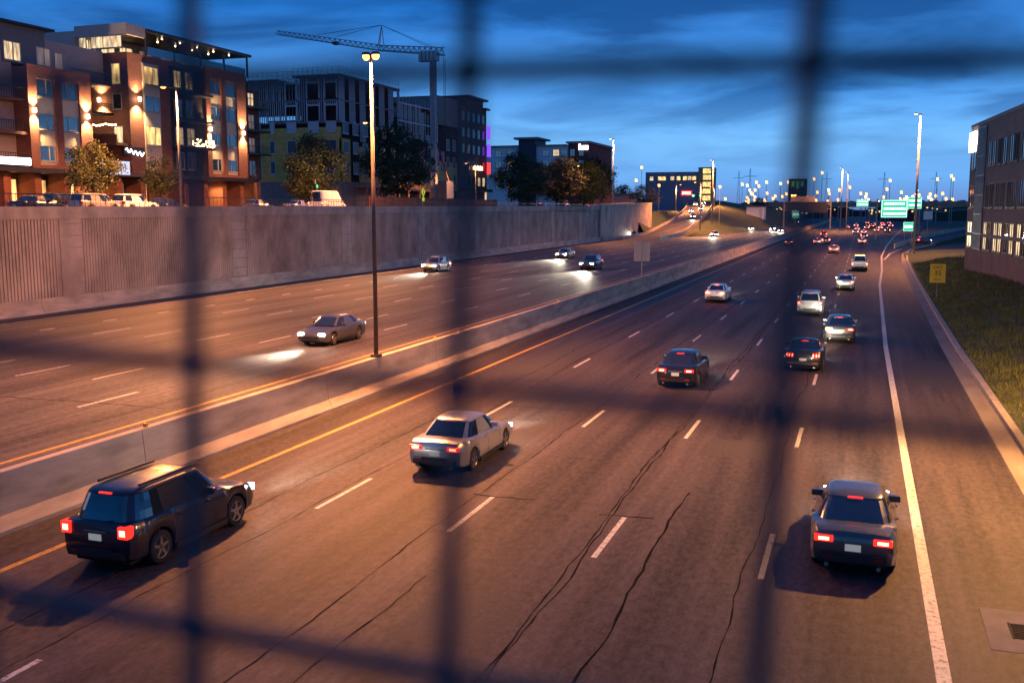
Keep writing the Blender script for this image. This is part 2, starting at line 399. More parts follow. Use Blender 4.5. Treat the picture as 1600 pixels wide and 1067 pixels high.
# painted lines
mk = MB(); z = .004
for X, ph in ((-1.68, 22.3), (-5.33, 22.4), (-9.1, 23.0), (-13.08, 23.6)):
    for k in range(-4, 60):
        c = ph + k * 12.4; mk.quad((X - .065, c - 1.55, z), (X + .065, c - 1.55, z), (X + .065, c + 1.55, z), (X - .065, c + 1.55, z))
rl = [(-40, 1.62), (60, 1.62), (110, 2.1), (135, 2.75), (179, 3.5), (230, 5.4), (295, 8.4), (420, 15), (595, 27)]
for (ya, xa), (yb, xb) in zip(rl, rl[1:]): mk.quad((xa - .12, ya, z), (xa + .12, ya, z), (xb + .12, yb, z), (xb - .12, yb, z))
gl = [(165, 3.6), (190, 5.1), (215, 8.0), (243, 11.0)]
for (ya, xa), (yb, xb) in zip(gl, gl[1:]): mk.quad((xa - .1, ya, z), (xa + .1, ya, z), (xb + .1, yb, z), (xb - .1, yb, z))
zl = ZL + .004
for X, ph in ((-26.6, 30), (-30.4, 35.0), (-34.2, 34.6), (-37.9, 47.4), (-41.6, 47.5)):
    for k in range(-4, 50):
        c = ph + k * 12.4; mk.quad((X - .07, c - 1.6, zl), (X + .07, c - 1.6, zl), (X + .07, c + 1.6, zl), (X - .07, c + 1.6, zl))
for k in range(-8, 40):
    c = 46.8 + k * 5.3; mk.quad((-45.9, c - .6, zl), (-45.7, c - .6, zl), (-45.7, c + .6, zl), (-45.9, c + .6, zl))
mk.quad((-49.6, -40, zl), (-49.4, -40, zl), (-52.4, 224, zl), (-52.6, 224, zl))
struct(mk, 'lane_markings', PAINT_W)
mk = MB()
mk.quad((-17.26, -40, z), (-17.08, -40, z), (-17.2, 800, z), (-17.4, 800, z))
mk.quad((-22.75, -40, zl), (-22.58, -40, zl), (-22.58, 800, zl), (-22.78, 800, zl))
struct(mk, 'yellow_edge_lines', PAINT_Y)
# tarred joints and cracks
mk = MB()
def crack(pts, w, zz):
    for (xa, ya, wa), (xb, yb, wb) in zip(pts, pts[1:]):
        d = Vector((xb - xa, yb - ya, 0)); n = Vector((-d.y, d.x, 0)).normalized() if d.length else Vector((1, 0, 0))
        mk.quad((xa - n.x * wa, ya - n.y * wa, zz), (xa + n.x * wa, ya + n.y * wa, zz), (xb + n.x * wb, yb + n.y * wb, zz), (xb - n.x * wb, yb - n.y * wb, zz))
def wavy(X, y0, y1, w, zz, amp=.07, step=.45):
    y = y0; pts = []; dx = 0
    while y < y1:
        dx += rnd.uniform(-.05, .05); dx *= .93; dx = max(-amp * 2, min(amp * 2, dx))
        pts.append((X + dx + .05 * math.sin(y * .35 + X), y, w * rnd.uniform(.2, .7))); y += step
    crack(pts, w, zz)
for X in (-14.6, -13.35, -9.5, -5.75, -5.62): wavy(X, -5, 150, .035, .003)
wavy(-4.15, 6, 27, .05, .003, .04); wavy(-2.05, 2, 120, .03, .003); wavy(-8.4, 6, 19, .04, .003)
for X in (-25.4, -30.7, -34.6): wavy(X, 10, 150, .035, ZL + .003)
def across(y, x0, x1, zz):
    pts = []; x = x0; dy = 0
    while x < x1:
        dy += rnd.uniform(-.08, .08); pts.append((x, y + dy, .035 * rnd.uniform(.4, 1.2))); x += .35
    crack(pts, .03, zz)
across(24.6, -9.7, -7.9, .0035); across(23.9, -6.0, -4.3, .0035); across(36.5, -13.6, -9.4, .0035); across(29.3, -35, -23.3, ZL + .0035); across(70, 1.8, 5.2, .0035); across(52, -7.5, -1, .0035)
struct(mk, 'road_cracks', CRACK)
pm_ = MB()
for x0, x1, y0, y1 in ((-12.4, -10.2, 30.5, 34.2), (-8.6, -6.2, 52, 60), (-4.6, -2.4, 31, 33.6), (-16.4, -13.9, 44, 58), (2.2, 4.6, 47, 55), (-7.9, -5.9, 15.5, 18.2)): pm_.quad((x0, y0, .002), (x1, y0 + .1, .002), (x1 - .05, y1, .002), (x0 + .06, y1 - .08, .002))
struct(pm_, 'road_repair_markings', pbr('asphalt_repair', (.047, .040, .042), .75, vary=.45, scale=9))
# right kerb: pale gutter pan and raised kerb
kp = [(-40, 4.72), (60, 4.92), (120, 5.6), (160, 6.3), (190, 7.4), (215, 9.9), (240, 15.2)]
gp = MB(); kb = MB()
for (ya, xa), (yb, xb) in zip(kp, kp[1:]):
    gp.quad((xa - .35, ya, .005), (xa + .3, ya, .006), (xb + .3, yb, .006), (xb - .35, yb, .005))
    kb.hexa([(xa + .3, ya, -.1), (xa + .6, ya, -.1), (xb + .6, yb, -.1), (xb + .3, yb, -.1), (xa + .34, ya, .17), (xa + .6, ya, .18), (xb + .6, yb, .18), (xb + .34, yb, .17)])
struct(gp, 'gutter_pavement', pbr('gutter_concrete', (.23, .20, .18), .85, vary=.3, scale=.9, stretch=(1, .3, 1)))
struct(kb, 'kerb', KERB)
# storm drain: concrete apron with an iron grate, set in the shoulder
dr = thing('storm_drain', 'black iron drain grate in a pale concrete apron on the right shoulder', 'drain', (3.45, 19.6, 0))
MB().box(-.95, .95, -1.0, 1.0, -.05, .008).build('apron', pbr('apron_concrete', (.17, .15, .145), .85, vary=.3, scale=2), dr)
g = MB()
for k in range(9): g.box(-.5, .3, -.36 + k * .08, -.32 + k * .08, .009, .02)
g.box(-.53, -.49, -.4, .36, .009, .021); g.box(.29, .33, -.4, .36, .009, .021)
g.build('grate', pbr('iron', (.012, .011, .01), .9), dr)
MB().box(-.49, .29, -.39, .35, .0085, .0095).build('hole_shade_plate', VOID, dr)  # thin plate whose black stands in for the shade below the bars

# grass bank right of the kerb
bank = MB(); NX = 16; ys = [-40 + 6 * k for k in range(41)]
def bank_z(x, y):
    e = 5.3 if y < 60 else 5.5 + (y - 60) * .013
    if y > 190: e = 8 + (y - 190) * .09
    t = max(0.0, min(1.0, (x - e) / 6.5))
    return .16 + (1.15 * t * t * (3 - 2 * t) + max(0, x - 13) * .02) * (1 if y < 140 else max(.35, 1 - (y - 140) / 90)) + .08 * math.sin(x * 1.7 + y * .31) * min(1, t * 3)
rows = []
for y in ys:
    e = 5.3 if y < 60 else 5.5 + (y - 60) * .013
    if y > 190: e = 8 + (y - 190) * .17
    rows.append([(e + (60 - e) * (k / NX) ** 2, y, bank_z(e + (60 - e) * (k / NX) ** 2, y)) for k in range(NX + 1)])
o = struct(bank.loft(rows, cap=False), 'grass_bank', TURF, smooth=True)
gr = MB()
for k in range(34000):
    y = 22 + 130 * rnd.random() ** 1.5; e = (5.55 if y < 60 else 5.6 + (y - 60) * .015); x = e + rnd.random() ** 1.2 * 8.5
    zz = bank_z(x, y) - .02; h = rnd.uniform(.10, .34) * (.6 + min(1, (x - e) / 1.5) * .6); a = rnd.random() * 6.28; w = rnd.uniform(.012, .03) * (1 + y / 90)
    lx, ly = rnd.uniform(-.12, .12), rnd.uniform(-.12, .12); i = len(gr.v)
    gr.v += [(x - w * math.cos(a), y - w * math.sin(a), zz), (x + w * math.cos(a), y + w * math.sin(a), zz), (x + lx, y + ly, zz + h)]; gr.f.append((i, i + 1, i + 2))
tag(gr.build('grass', BLADE), 'long dry green grass on the bank beside the kerb', 'grass', kind='stuff')

# street plateau behind the retaining wall
pl = MB(); pb = [(-60, -52.5), (60, -54.6), (224, -57.2), (292, -59), (470, -80), (640, -95), (2500, -160)]
for (ya, xa), (yb, xb) in zip(pb, pb[1:]): pl.quad((-1500, ya, ZS), (xa - .6, ya, ZS), (xb - .6, yb, ZS), (-1500, yb, ZS))
struct(pl, 'street_pavement', pbr('street_asphalt', (.07, .065, .065), .8, vary=.25, scale=.6))
# on-ramp climbing on the left far ahead, and the green hill beside it
rp = [(236, -49.5, 4.5, .62), (270, -50.5, 4.8, 1.0), (330, -55.0, 4.8, 3.6), (390, -61.0, 5.0, 6.4), (450, -68.5, 5.5, 9.2), (520, -78.5, 6, 12.0), (600, -92, 6, 12.4)]
a_ = MB(); kb = MB()
for (ya, xa, wa, za), (yb, xb, wb, zb) in zip(rp, rp[1:]):
    a_.quad((xa - wa, ya, za), (xa + wa, ya, za), (xb + wb, yb, zb), (xb - wb, yb, zb))
    for s in (-1, 1):
        ea, eb = xa + s * wa, xb + s * wb
        kb.hexa([(ea - .15, ya, za - .6), (ea + .15, ya, za - .6), (eb + .15, yb, zb - .6), (eb - .15, yb, zb - .6), (ea - .1, ya, za + .75), (ea + .1, ya, za + .75), (eb + .1, yb, zb + .75), (eb - .1, yb, zb + .75)])
struct(a_, 'ramp_road', ASPH_L)
def plat_x(y):
    for a, b in zip(pb, pb[1:]):
        if a[0] <= y <= b[0]: return a[1] + (b[1] - a[1]) * (y - a[0]) / (b[0] - a[0])
em = MB()
for (ya, xa, wa, za), (yb, xb, wb_, zb) in zip(rp[1:], rp[2:]): em.quad((xa - wa - .1, ya, za - .3), (xb - wb_ - .1, yb, zb - .3), (min(plat_x(yb), xb - wb_ - .5) - .55, yb, ZS + .004), (min(plat_x(ya), xa - wa - .5) - .55, ya, ZS + .004))
struct(em, 'ramp_embankment_ground', TURF)
tag(kb.build('ramp_parapet', CONC), 'low pale concrete parapets along both edges of the climbing ramp', 'parapet')
hl = MB()
hl.loft([[(rp[i][1] + rp[i][2] + .2, rp[i][0], rp[i][3] - .5), (rp[i][1] + rp[i][2] + 3, rp[i][0], rp[i][3] - .1 + .6 * (i > 1)), (-39.5 - (6 - i) * .3 if i > 1 else rp[i][1] + rp[i][2] + 4, rp[i][0], max(.7, rp[i][3] * .55)), (-34 if i > 1 else rp[i][1] + rp[i][2] + 5, rp[i][0], .55)] for i in range(1, 7)], cap=False)
struct(hl, 'hill', TURF, smooth=True)
# exit ramp climbing to the right
ep = [(214, 8.2, 2.2, .02), (243, 13.0, 3.4, .25), (270, 19, 3.8, .9), (300, 29, 4, 2.0), (332, 46, 4.2, 4.0), (365, 72, 4.5, 6.4), (395, 105, 5, 9)]
a_ = MB(); kb = MB(); sk = MB()
for (ya, xa, wa, za), (yb, xb, wb, zb) in zip(ep, ep[1:]):
    da = Vector((wa * .75, -wa * .66)); db = Vector((wb * .75, -wb * .66))
    a_.quad((xa - da.x, ya - da.y, za), (xa + da.x, ya + da.y, za), (xb + db.x, yb + db.y, zb), (xb - db.x, yb - db.y, zb))
    kb.hexa([(xa - da.x - .15, ya - da.y, za - .3), (xa - da.x + .15, ya - da.y, za - .3), (xb - db.x + .15, yb - db.y, zb - .3), (xb - db.x - .15, yb - db.y, zb - .3), (xa - da.x - .1, ya - da.y, za + .9), (xa - da.x + .1, ya - da.y, za + .9), (xb - db.x + .1, yb - db.y, zb + .9), (xb - db.x - .1, yb - db.y, zb + .9)])
    sk.quad((xa + da.x, ya + da.y, -.3), (xb + db.x, yb + db.y, -.3), (xb + db.x, yb + db.y, zb - .02), (xa + da.x, ya + da.y, za - .02))
struct(a_, 'exit_road', ASPH_R)
tag(kb.build('exit_parapet', CONC), 'smooth concrete parapet curving up along the exit ramp at right', 'parapet')
struct(sk, 'embankment_ground', TURF)

# ------------------------------------------------------------------ retaining wall
rw = thing('retaining_wall', 'long grey ribbed concrete retaining wall below the street', 'wall', (-53.4, 50, 0))
def W_(x, y, z): return (x + 53.4, y - 50, z)
def wall_seg(y0, y1, name, mat, z0f, z1f, d0, d1, par=rw, mbx=None):
    m = mbx or MB()
    xa, xb = wall_x(y0), wall_x(y1)
    m.hexa([W_(xa - d0, y0, z0f(y0)), W_(xa + d1, y0, z0f(y0)), W_(xb + d1, y1, z0f(y1)), W_(xb - d0, y1, z0f(y1)), W_(xa - d0, y0, z1f(y0)), W_(xa + d1, y0, z1f(y0)), W_(xb + d1, y1, z1f(y1)), W_(xb - d0, y1, z1f(y1))])
    if mbx is None: m.build(name, mat, par)
pil = [-27 + 21.1 * k for k in range(13)]
wall_seg(-60, 222, 'backing', WALLD, lambda y: -.2, lambda y: wall_top(y) - .85, .5, 0)
for ya, yb in zip(pil, pil[1:] + [222]):
    pm = MB(); wall_seg(ya - 1.1, ya + 1.1, 'pilaster', WALLC, lambda y: .2, lambda y: wall_top(y) - .86, .1, .06, mbx=pm)
    pb_ = pm.build('pilaster', WALLC, rw)
    gm = MB()
    for k in range(7):
        zz = 1.6 + k * .85; wall_seg(ya - 1.1, ya + 1.1, 'joint', WALLD, lambda y: zz, lambda y: zz + .06, -.05, .067, mbx=gm)
    gm.build('joint', WALLD, pb_)
    rm = MB(); y = ya + 1.22
    while y < min(yb, 222) - 1.4:
        w = .17 + rnd.random() * .05; wall_seg(y, y + w, 'rib', WALLC, lambda q: .2, lambda q: wall_top(q) - .86, .1, .07, mbx=rm); y += w + .10
    rm.build('ribbed_panel', WALLC, rw)
wall_seg(-60, 222.6, 'coping', WALLC, lambda y: wall_top(y) - .85, lambda y: wall_top(y), .45, .16)
bm_ = MB()
ring = lambda y: [W_(wall_x(y) + d, y, ZL + h) for d, h in ((.02, -.1), (.62, -.1), (.62, .08), (.36, .34), (.27, 1.0), (.02, 1.0))]
yb = -60
while yb < 222:
    bm_.loft([ring(yb), ring(min(222, yb + 5.96))], closed=True); yb += 6.0
bm_.build('base_barrier', CONC, rw)
w2 = thing('end_wall', 'stepped pinkish concrete wall beyond the end of the ribbed wall', 'wall', (-57, 255, 0))
MB().hexa([(-1.2, -32.5, -.2), (.9, -32.5, -.2), (-1.0, 36, -.2), (-2.2, 36, -.2), (-1.2, -32.5, 8.5), (.9, -32.5, 8.5), (-1.0, 36, 9.3), (-2.2, 36, 9.3)]).build('panel', WALLC, w2)
MB().hexa([(-1.3, -32.7, 8.501), (1.02, -32.7, 8.501), (-.88, 36, 9.301), (-2.3, 36, 9.301), (-1.3, -32.7, 9.0), (1.02, -32.7, 9.0), (-.88, 36, 9.8), (-2.3, 36, 9.8)]).build('coping', CONC, w2)
MB().box(.95, 1.5, -32, 20, 0, 1.3).build('base_barrier', CONC, w2)
# thin railing above the wall along the pavement
rl_ = thing('pavement_railing', 'thin black picket railing on the street edge above the wall', 'railing', (-55.6, 60, ZS))
p_ = MB(); y = -35
while y < 150:
    p_.box(-.015, .015, y, y + .02, 0, 1.5); y += .55
p_.build('picket', DARKM, rl_)
MB().box(-.03, .03, -35, 150, 1.44, 1.5).build('rail', DARKM, rl_)

# ------------------------------------------------------------------ median barrier
md = thing('median_barrier', 'tan concrete median barrier with joints between the two carriageways', 'barrier', (-19.4, 0, 0))
prof = [(.40, -.05), (.40, .10), (.22, .42), (.13, 1.45), (-.13, 1.45), (-.22, .95), (-.34, .66), (-.34, .3)]
y = -40; m = MB(); jm = MB()
while y < 700:
    L_ = 10.5 if y < 160 else 40
    m.loft([[(d, y, h) for d, h in prof], [(d, y + L_ - .025, h) for d, h in prof]], closed=True)
    y += L_
m.build('barrier_body', CONC, md)
for k in range(12):
    y = 23.3 + k * 21; MB().box(-.06, .06, y - .04, y + .04, 1.452, 1.56).build('reflector', pbr('reflector_amber', (.8, .4, .05), .3), md)

# ------------------------------------------------------------------ mesh fence in front of the lens, on the footbridge
FD = .152
fe = thing('wire_fence', 'dark square mesh wire fence close in front of everything, out of focus', 'fence', (0, FD, EYE - 1.5))
def wob(a, b): return .0016 * math.sin(a * 31 + b * 7)
LEAN = -.030
v_ = MB(); h_ = MB(); SP = .0530
x0w = -.0622; z0w = -.0330
def rot(x, zz): return (x + LEAN * zz * -1.0, zz + LEAN * 1.35 * x)
WR = .0021
for k in range(-24, 25):
    x = x0w + k * SP; pts = [rot(x + wob(k, j), z0w + (j - .5) * SP) for j in range(-28, 16)]
    rings = []
    for (px, pz) in pts: rings.append([(px + WR * math.cos(t), WR * math.sin(t) , 1.5 + pz) for t in (0, 1.05, 2.09, 3.14, 4.19, 5.24)])
    v_.loft(rings, closed=True)
for j in range(-28, 14):
    zz = z0w + j * SP; rings = []
    for k in range(-24, 25):
        px, pz = rot(x0w + (k - .5) * SP, zz + wob(j, k)); rings.append([(px, .0035 + WR * math.cos(t), 1.5 + pz + WR * math.sin(t)) for t in (0, 1.05, 2.09, 3.14, 4.19, 5.24)])
    h_.loft(rings, closed=True)
v_.build('vertical_wire_mesh', WIRE, fe, smooth=True); h_.build('horizontal_wire_mesh', WIRE, fe, smooth=True)
MB().tube((-1.3, .02, .04), (1.3, .02, .04), .024).build('bottom_rail', DARKM, fe)
MB().tube((-1.3, .02, 2.25), (1.3, .02, 2.25), .024).build('top_rail', DARKM, fe)
for s in (-1.3, 1.3): MB().tube((s, .03, -.1), (s, .03, 2.3), .03).build('post', DARKM, fe)
fb = thing('footbridge', 'concrete bridge deck the picture is taken from', 'bridge', (0, -2, 5))
MB().box(-60, 40, -2.5, 2.3, .2, 1.05).build('deck', DECKC, fb)
MB().box(-60, 40, 1.9, 2.25, 1.051, 1.3).build('kerb_upstand', CONC, fb)

# ================================================================== VEHICLES
def interp(keys, t):
    for a, b in zip(keys, keys[1:]):
        if a[0] <= t <= b[0]:
            f = (t - a[0]) / (b[0] - a[0]) if b[0] > a[0] else 0; f = f * f * (3 - 2 * f) * .5 + f * .5
            return [p + (q - p) * f for p, q in zip(a[1:], b[1:])]
    return list(keys[0][1:]) if t < keys[0][0] else list(keys[-1][1:])
SPECS = {
 'sedan': dict(L=4.72, keys=[(-2.36, .46, .88, .70), (-2.31, .33, .98, .80), (-2.1, .25, 1.03, .87), (-1.2, .2, 1.02, .91), (0, .2, .97, .91), (.9, .2, .95, .91), (1.5, .2, .88, .90), (2.1, .22, .76, .84), (2.3, .3, .66, .76), (2.36, .42, .58, .66)],
    wheels=(-1.38, 1.40), r=.33, gh=(-1.80, 1.08, .985, .80, -1.02, .30, 1.44, .60), tail=[(.40, .78, .76, .90, -2.40, -2.2)], head=(.42, .78, .58, .70, 2.16, 2.34), plate=(.60, .74, -2.385)),
 'coupe': dict(L=4.78, keys=[(-2.39, .50, .92, .76), (-2.33, .33, 1.03, .86), (-2.1, .24, 1.06, .92), (-1.2, .19, 1.04, .96), (-.2, .19, .96, .93), (.8, .19, .95, .92), (1.6, .2, .88, .92), (2.15, .22, .78, .87), (2.33, .3, .66, .78), (2.39, .42, .56, .7)],
    wheels=(-1.36, 1.42), r=.35, gh=(-1.75, .72, .985, .80, -.85, -.05, 1.39, .58), tail=[(.44, .52, .72, .96, -2.43, -2.25), (.58, .66, .72, .96, -2.43, -2.25), (.70, .76, .74, .95, -2.41, -2.25)], head=(.45, .8, .58, .70, 2.16, 2.36), plate=(.56, .70, -2.41)),
 'suv': dict(L=4.75, keys=[(-2.375, .5, 1.06, .76), (-2.33, .36, 1.12, .86), (-2.1, .3, 1.13, .91), (-1, .25, 1.12, .94), (.2, .25, 1.09, .94), (1.1, .25, 1.07, .93), (1.7, .26, 1.0, .92), (2.15, .28, .90, .86), (2.32, .36, .78, .78), (2.375, .5, .70, .7)],
    wheels=(-1.38, 1.42), r=.37, gh=(-2.27, 1.15, 1.08, .83, -1.98, .42, 1.72, .66), tail=[(.62, .87, .84, 1.10, -2.42, -2.2)], head=(.45, .82, .68, .84, 2.12, 2.33), plate=(.74, .88, -2.385)),
 'pickup': dict(L=5.7, keys=[(-2.85, .55, 1.12, .90), (-2.80, .48, 1.16, .94), (-2.4, .42, 1.17, .98), (-1, .36, 1.16, .99), (.3, .34, 1.16, .99), (1.4, .34, 1.15, .98), (2.2, .36, 1.1, .96), (2.65, .4, 1.02, .92), (2.82, .5, .92, .86), (2.85, .6, .84, .8)],
    wheels=(-1.75, 1.85), r=.40, gh=(-.78, 1.75, 1.14, .90, -.55, .95, 1.88, .72), tail=[(.80, .97, .72, 1.10, -2.89, -2.7)], head=(.5, .9, .78, .96, 2.6, 2.83), plate=(.58, .72, -2.87)),
 'van': dict(L=6.0, keys=[(-3.0, .5, 1.30, .95), (-2.96, .4, 1.36, 1.0), (-2.5, .35, 1.37, 1.02), (0, .3, 1.37, 1.03), (1.5, .3, 1.34, 1.03), (2.1, .32, 1.25, 1.0), (2.65, .35, 1.08, .95), (2.93, .42, .95, .86), (3.0, .5, .85, .78)],
    wheels=(-1.85, 1.95), r=.37, gh=(-2.98, 2.35, 1.34, 1.0, -2.86, 1.35, 2.62, .86), tail=[(.86, .99, .9, 1.4, -3.04, -2.9)], head=(.5, .85, .78, .95, 2.7, 2.97), plate=(.6, .74, -3.02)),
}
def ring_pts(y0, y1, hw, zz, n=40, e=5.0):
    out = []; cy = (y0 + y1) / 2; hy = (y1 - y0) / 2
    for k in range(n):
        t = 2 * math.pi * (k + .5) / n; c, s = math.cos(t), math.sin(t)
        out.append((hw * math.copysign(abs(c) ** (2 / e), c), cy + hy * math.copysign(abs(s) ** (2 / e), s), zz))
    return out
def make_car(name, label, cat, kind, pm, tail=TAIL, head=HEAD, beam=0.0, hazard=False, group=None):
    sp = SPECS[kind]; L = sp['L']; root = thing(name, label, cat, (0, 0, 0), 0, group)
    # body: lofted shell with wheel arches cut into its lower edge
    st = set([k[0] for k in sp['keys']]); y = -L / 2
    while y < L / 2: st.add(round(y, 3)); y += .22
    ra = sp['r'] * 1.16
    for w in sp['wheels']:
        for q in (-1, -.96, -.85, -.65, -.4, 0, .4, .65, .85, .96, 1): st.add(w + q * ra)
    rings = []
    for y in sorted(st):
        if abs(y) > L / 2 + 1e-6: continue
        zl, zt, hw = interp(sp['keys'], y)
        for w in sp['wheels']:
            if abs(y - w) < ra: zl = max(zl, sp['r'] + math.sqrt(max(0, ra * ra - (y - w) ** 2)))
        h = zt - zl; half = [(0, zl), (.80 * hw, zl), (.96 * hw, zl + .05 * h), (hw, zl + .35 * h), (.995 * hw, zl + .62 * h), (.965 * hw, zl + .86 * h), (.88 * hw, zt - .012), (.5 * hw, zt + .012), (0, zt + .018)]
        rings.append([(x, y, zz) for x, zz in half] + [(-x, y, zz) for x, zz in reversed(half[1:-1])])
    body = MB().loft(rings, closed=True).build('body', pm, root, smooth=True)
    try: body.data.set_sharp_from_angle(angle=R(38))
    except Exception: pass
    ub = MB().box(-.70, .70, -L / 2 + .2, L / 2 - .25, .2, .62)
    ub.build('underbody', VOID, root)
    # greenhouse: side panes, screens, pillars, roof
    b0, b1, zb, wb, r0, r1, zr, wr = sp['gh']; n = 40
    lev = [ring_pts(b0 + (r0 - b0) * t, b1 + (r1 - b1) * t, wb + (wr - wb) * t, zb + (zr - zb) * (t ** .92)) for t in (0, .3, .6, .86)]
    groups = {}; last = [None, 0]
    for k in range(n):
        j = (k + 1) % n; t = 360 * (k + 1) / n
        s = min(t, 360 - t) if True else 0
        ang = t % 360
        if kind == 'van': nm = 'windscreen' if 58 < ang < 122 else ('side_window' if (38 < ang < 58 or 122 < ang < 142) else ('rear_window' if 250 < ang < 290 else 'pillar'))
        elif 60 <= ang <= 120: nm = 'windscreen'
        elif 240 <= ang <= 300: nm = 'rear_window'
        elif 38 < ang < 60 or 120 < ang < 142 or 218 < ang < 240 or 300 < ang < 322: nm = 'pillar'
        else: nm = 'side_window'
        if nm == 'side_window' and (abs(ang - 0) < 1 or abs(ang - 360) < 1 or abs(ang - 180) < 1): nm = 'pillar'
        if nm != last[0]: last = [nm, last[1] + 1]
        key = (nm, last[1])
        if k == 0: first = key
        if k == n - 1 and nm == first[0]: key = first
        for a in range(len(lev) - 1): groups.setdefault(key, MB()).quad(lev[a][k], lev[a][j], lev[a + 1][j], lev[a + 1][k])
    for (nm, _), g in groups.items(): g.build(nm, pm if nm == 'pillar' else CARGLASS, root, smooth=True)
    top = []
    for t, sh, dz in ((.86, 1, 0), (.94, .985, 0), (1.0, .93, 0), (1.0, .78, .022), (1.0, .4, .04)):
        y0 = b0 + (r0 - b0) * t; y1 = b1 + (r1 - b1) * t; cy = (y0 + y1) / 2
        top.append(ring_pts(cy - (cy - y0) * sh, cy + (y1 - cy) * sh, (wb + (wr - wb) * t) * sh, zb + (zr - zb) * (t ** .92) + dz))
    MB().loft(top, closed=True).build('roof', pm, root, smooth=True)
    # lights
    for s in (-1, 1):
        for (x0, x1, z0, z1, ya, yb) in sp['tail']:
            m = MB(); xa, xb = sorted((s * x0, s * x1)); m.box(xa, xb, ya, yb, z0, z1)
            tl = m.build('tail_light', AMBER if (hazard and s < 0) else tail, root, bevel=.02)
            w_, h_ = xb - xa, z1 - z0
            MB().box(xa + w_ * .22, xb - w_ * .22, ya - .006, ya + .02, z0 + h_ * .26, z1 - h_ * .26).build('lamp_core', AMBER if (hazard and s < 0) else CORE, tl)
        x0, x1, z0, z1, ya, yb = sp['head']; xa, xb = sorted((s * x0, s * x1))
        MB().box(xa, xb, ya, yb, z0, z1).build('headlight', head, root, bevel=.03)
        mx = wb + .12; my = b1 - .75
        mm = MB().box(*sorted((s * (wb - .06), s * (wb + .19))), my - .06, my + .08, zb + .01, zb + .16)
        mm.build('mirror', pm, root, bevel=.03)
    # panel gaps: doors, boot lid, bonnet
    def prof_pts(y):
        zl, zt, hw = interp(sp['keys'], y); h = zt - zl
        return [(.985 * hw, zl + .12 * h), (hw, zl + .35 * h), (.995 * hw, zl + .62 * h), (.965 * hw, zl + .86 * h), (.88 * hw, zt - .012), (.5 * hw, zt + .012), (0, zt + .018)]
    cg = (b0 + b1) / 2 + .05
    for s in (-1, 1):
        for yq in (cg - .95, cg + .02, cg + 1.05):
            pp = prof_pts(yq)[:5]; m = MB()
            for (xa, za), (xb, zb_) in zip(pp, pp[1:]): m.quad((s * (xa + .004), yq - .009, za), (s * (xb + .004), yq - .009, zb_), (s * (xb + .004), yq + .009, zb_), (s * (xa + .004), yq + .009, za))
            m.build('door_gap', TRIM, root)
        for yq in (cg - .1, cg + .9):
            MB().box(*sorted((s * (sp['keys'][3][3] - .02), s * (sp['keys'][3][3] + .022))), yq - .2, yq - .05, zb - .13, zb - .10).build('door_handle', pm, root)
        mm = MB().box(*sorted((s * (interp(sp['keys'], 0)[2] - .05), s * (interp(sp['keys'], 0)[2] + .012))), sp['wheels'][0] + ra + .02, sp['wheels'][1] - ra - .02, .2, .33); mm.build('sill_trim', TRIM, root)
    if kind in ('sedan', 'coupe'):
        pp = prof_pts(-L / 2 + .10)[3:]; m = MB(); q = pp + [(-x, z_) for x, z_ in reversed(pp[:-1])]
        for (xa, za), (xb, zb_) in zip(q, q[1:]): m.quad((xa, -L / 2 + .092, za + .005), (xb, -L / 2 + .092, zb_ + .005), (xb, -L / 2 + .11, zb_ + .005), (xa, -L / 2 + .11, za + .005))
        m.build('boot_gap', TRIM, root)
    if kind != 'pickup': MB().box(-.16, .16, b0 + (r0 - b0) * .9 - .02, b0 + (r0 - b0) * .9 + .05, zb + (zr - zb) * .93 - .015, zb + (zr - zb) * .93 + .012).build('high_brake_light', TAIL if tail is not TAILDIM else TAILDIM, root)
    z0, z1, yp = sp['plate']
    MB().box(-.16, .16, yp - .012, yp + .05, z0, z1).build('number_plate', PLATE, root)
    zl, zt, hw = interp(sp['keys'], -L / 2 + .02)
    bp = MB().box(-hw * .92, hw * .92, -L / 2 - .035, -L / 2 + .2, zl - .08, zl + .08); bp.box(-hw * .55, hw * .55, -L / 2 - .05, -L / 2 + .1, zl + .081, zl + .13)
    bp.build('rear_bumper', TRIM, root, bevel=.02)
    MB().box(-.5, .5, L / 2 - .1, L / 2 + .03, .38, .55).build('grille', TRIM, root, bevel=.02)
    for s in (-1, 1):
        MB().box(*sorted((s * hw * .55, s * hw * .82)), -L / 2 - .042, -L / 2, zl + .02, zl + .06).build('rear_reflector', pbr('red_reflector', (.35, .012, .01), .25), root)
        if kind in ('sedan', 'coupe'): MB().tube((s * .52, -L / 2 - .05, .27), (s * .52, -L / 2 + .3, .27), .045, n=12).build('exhaust_tip', RIM, root)
    zc_ = sp['plate'][1] + .04
    MB().box(-.30, .30, yp - .01, yp + .05, zc_, zc_ + .035).build('boot_handle', RIM if kind in ('sedan', 'suv') else TRIM, root, bevel=.008)
    zg = sp['plate'][0] - .05
    MB().box(-hw * .9, hw * .9, -L / 2 - .028, -L / 2 + .05, zg - .012, zg).build('tailgate_gap', TRIM, root)
    if kind in ('suv', 'van'): MB().tube((.05, b0 - .015, zb + .03), (.38, b0 + .02, zb + .09), .012, n=5).build('rear_wiper', TRIM, root)
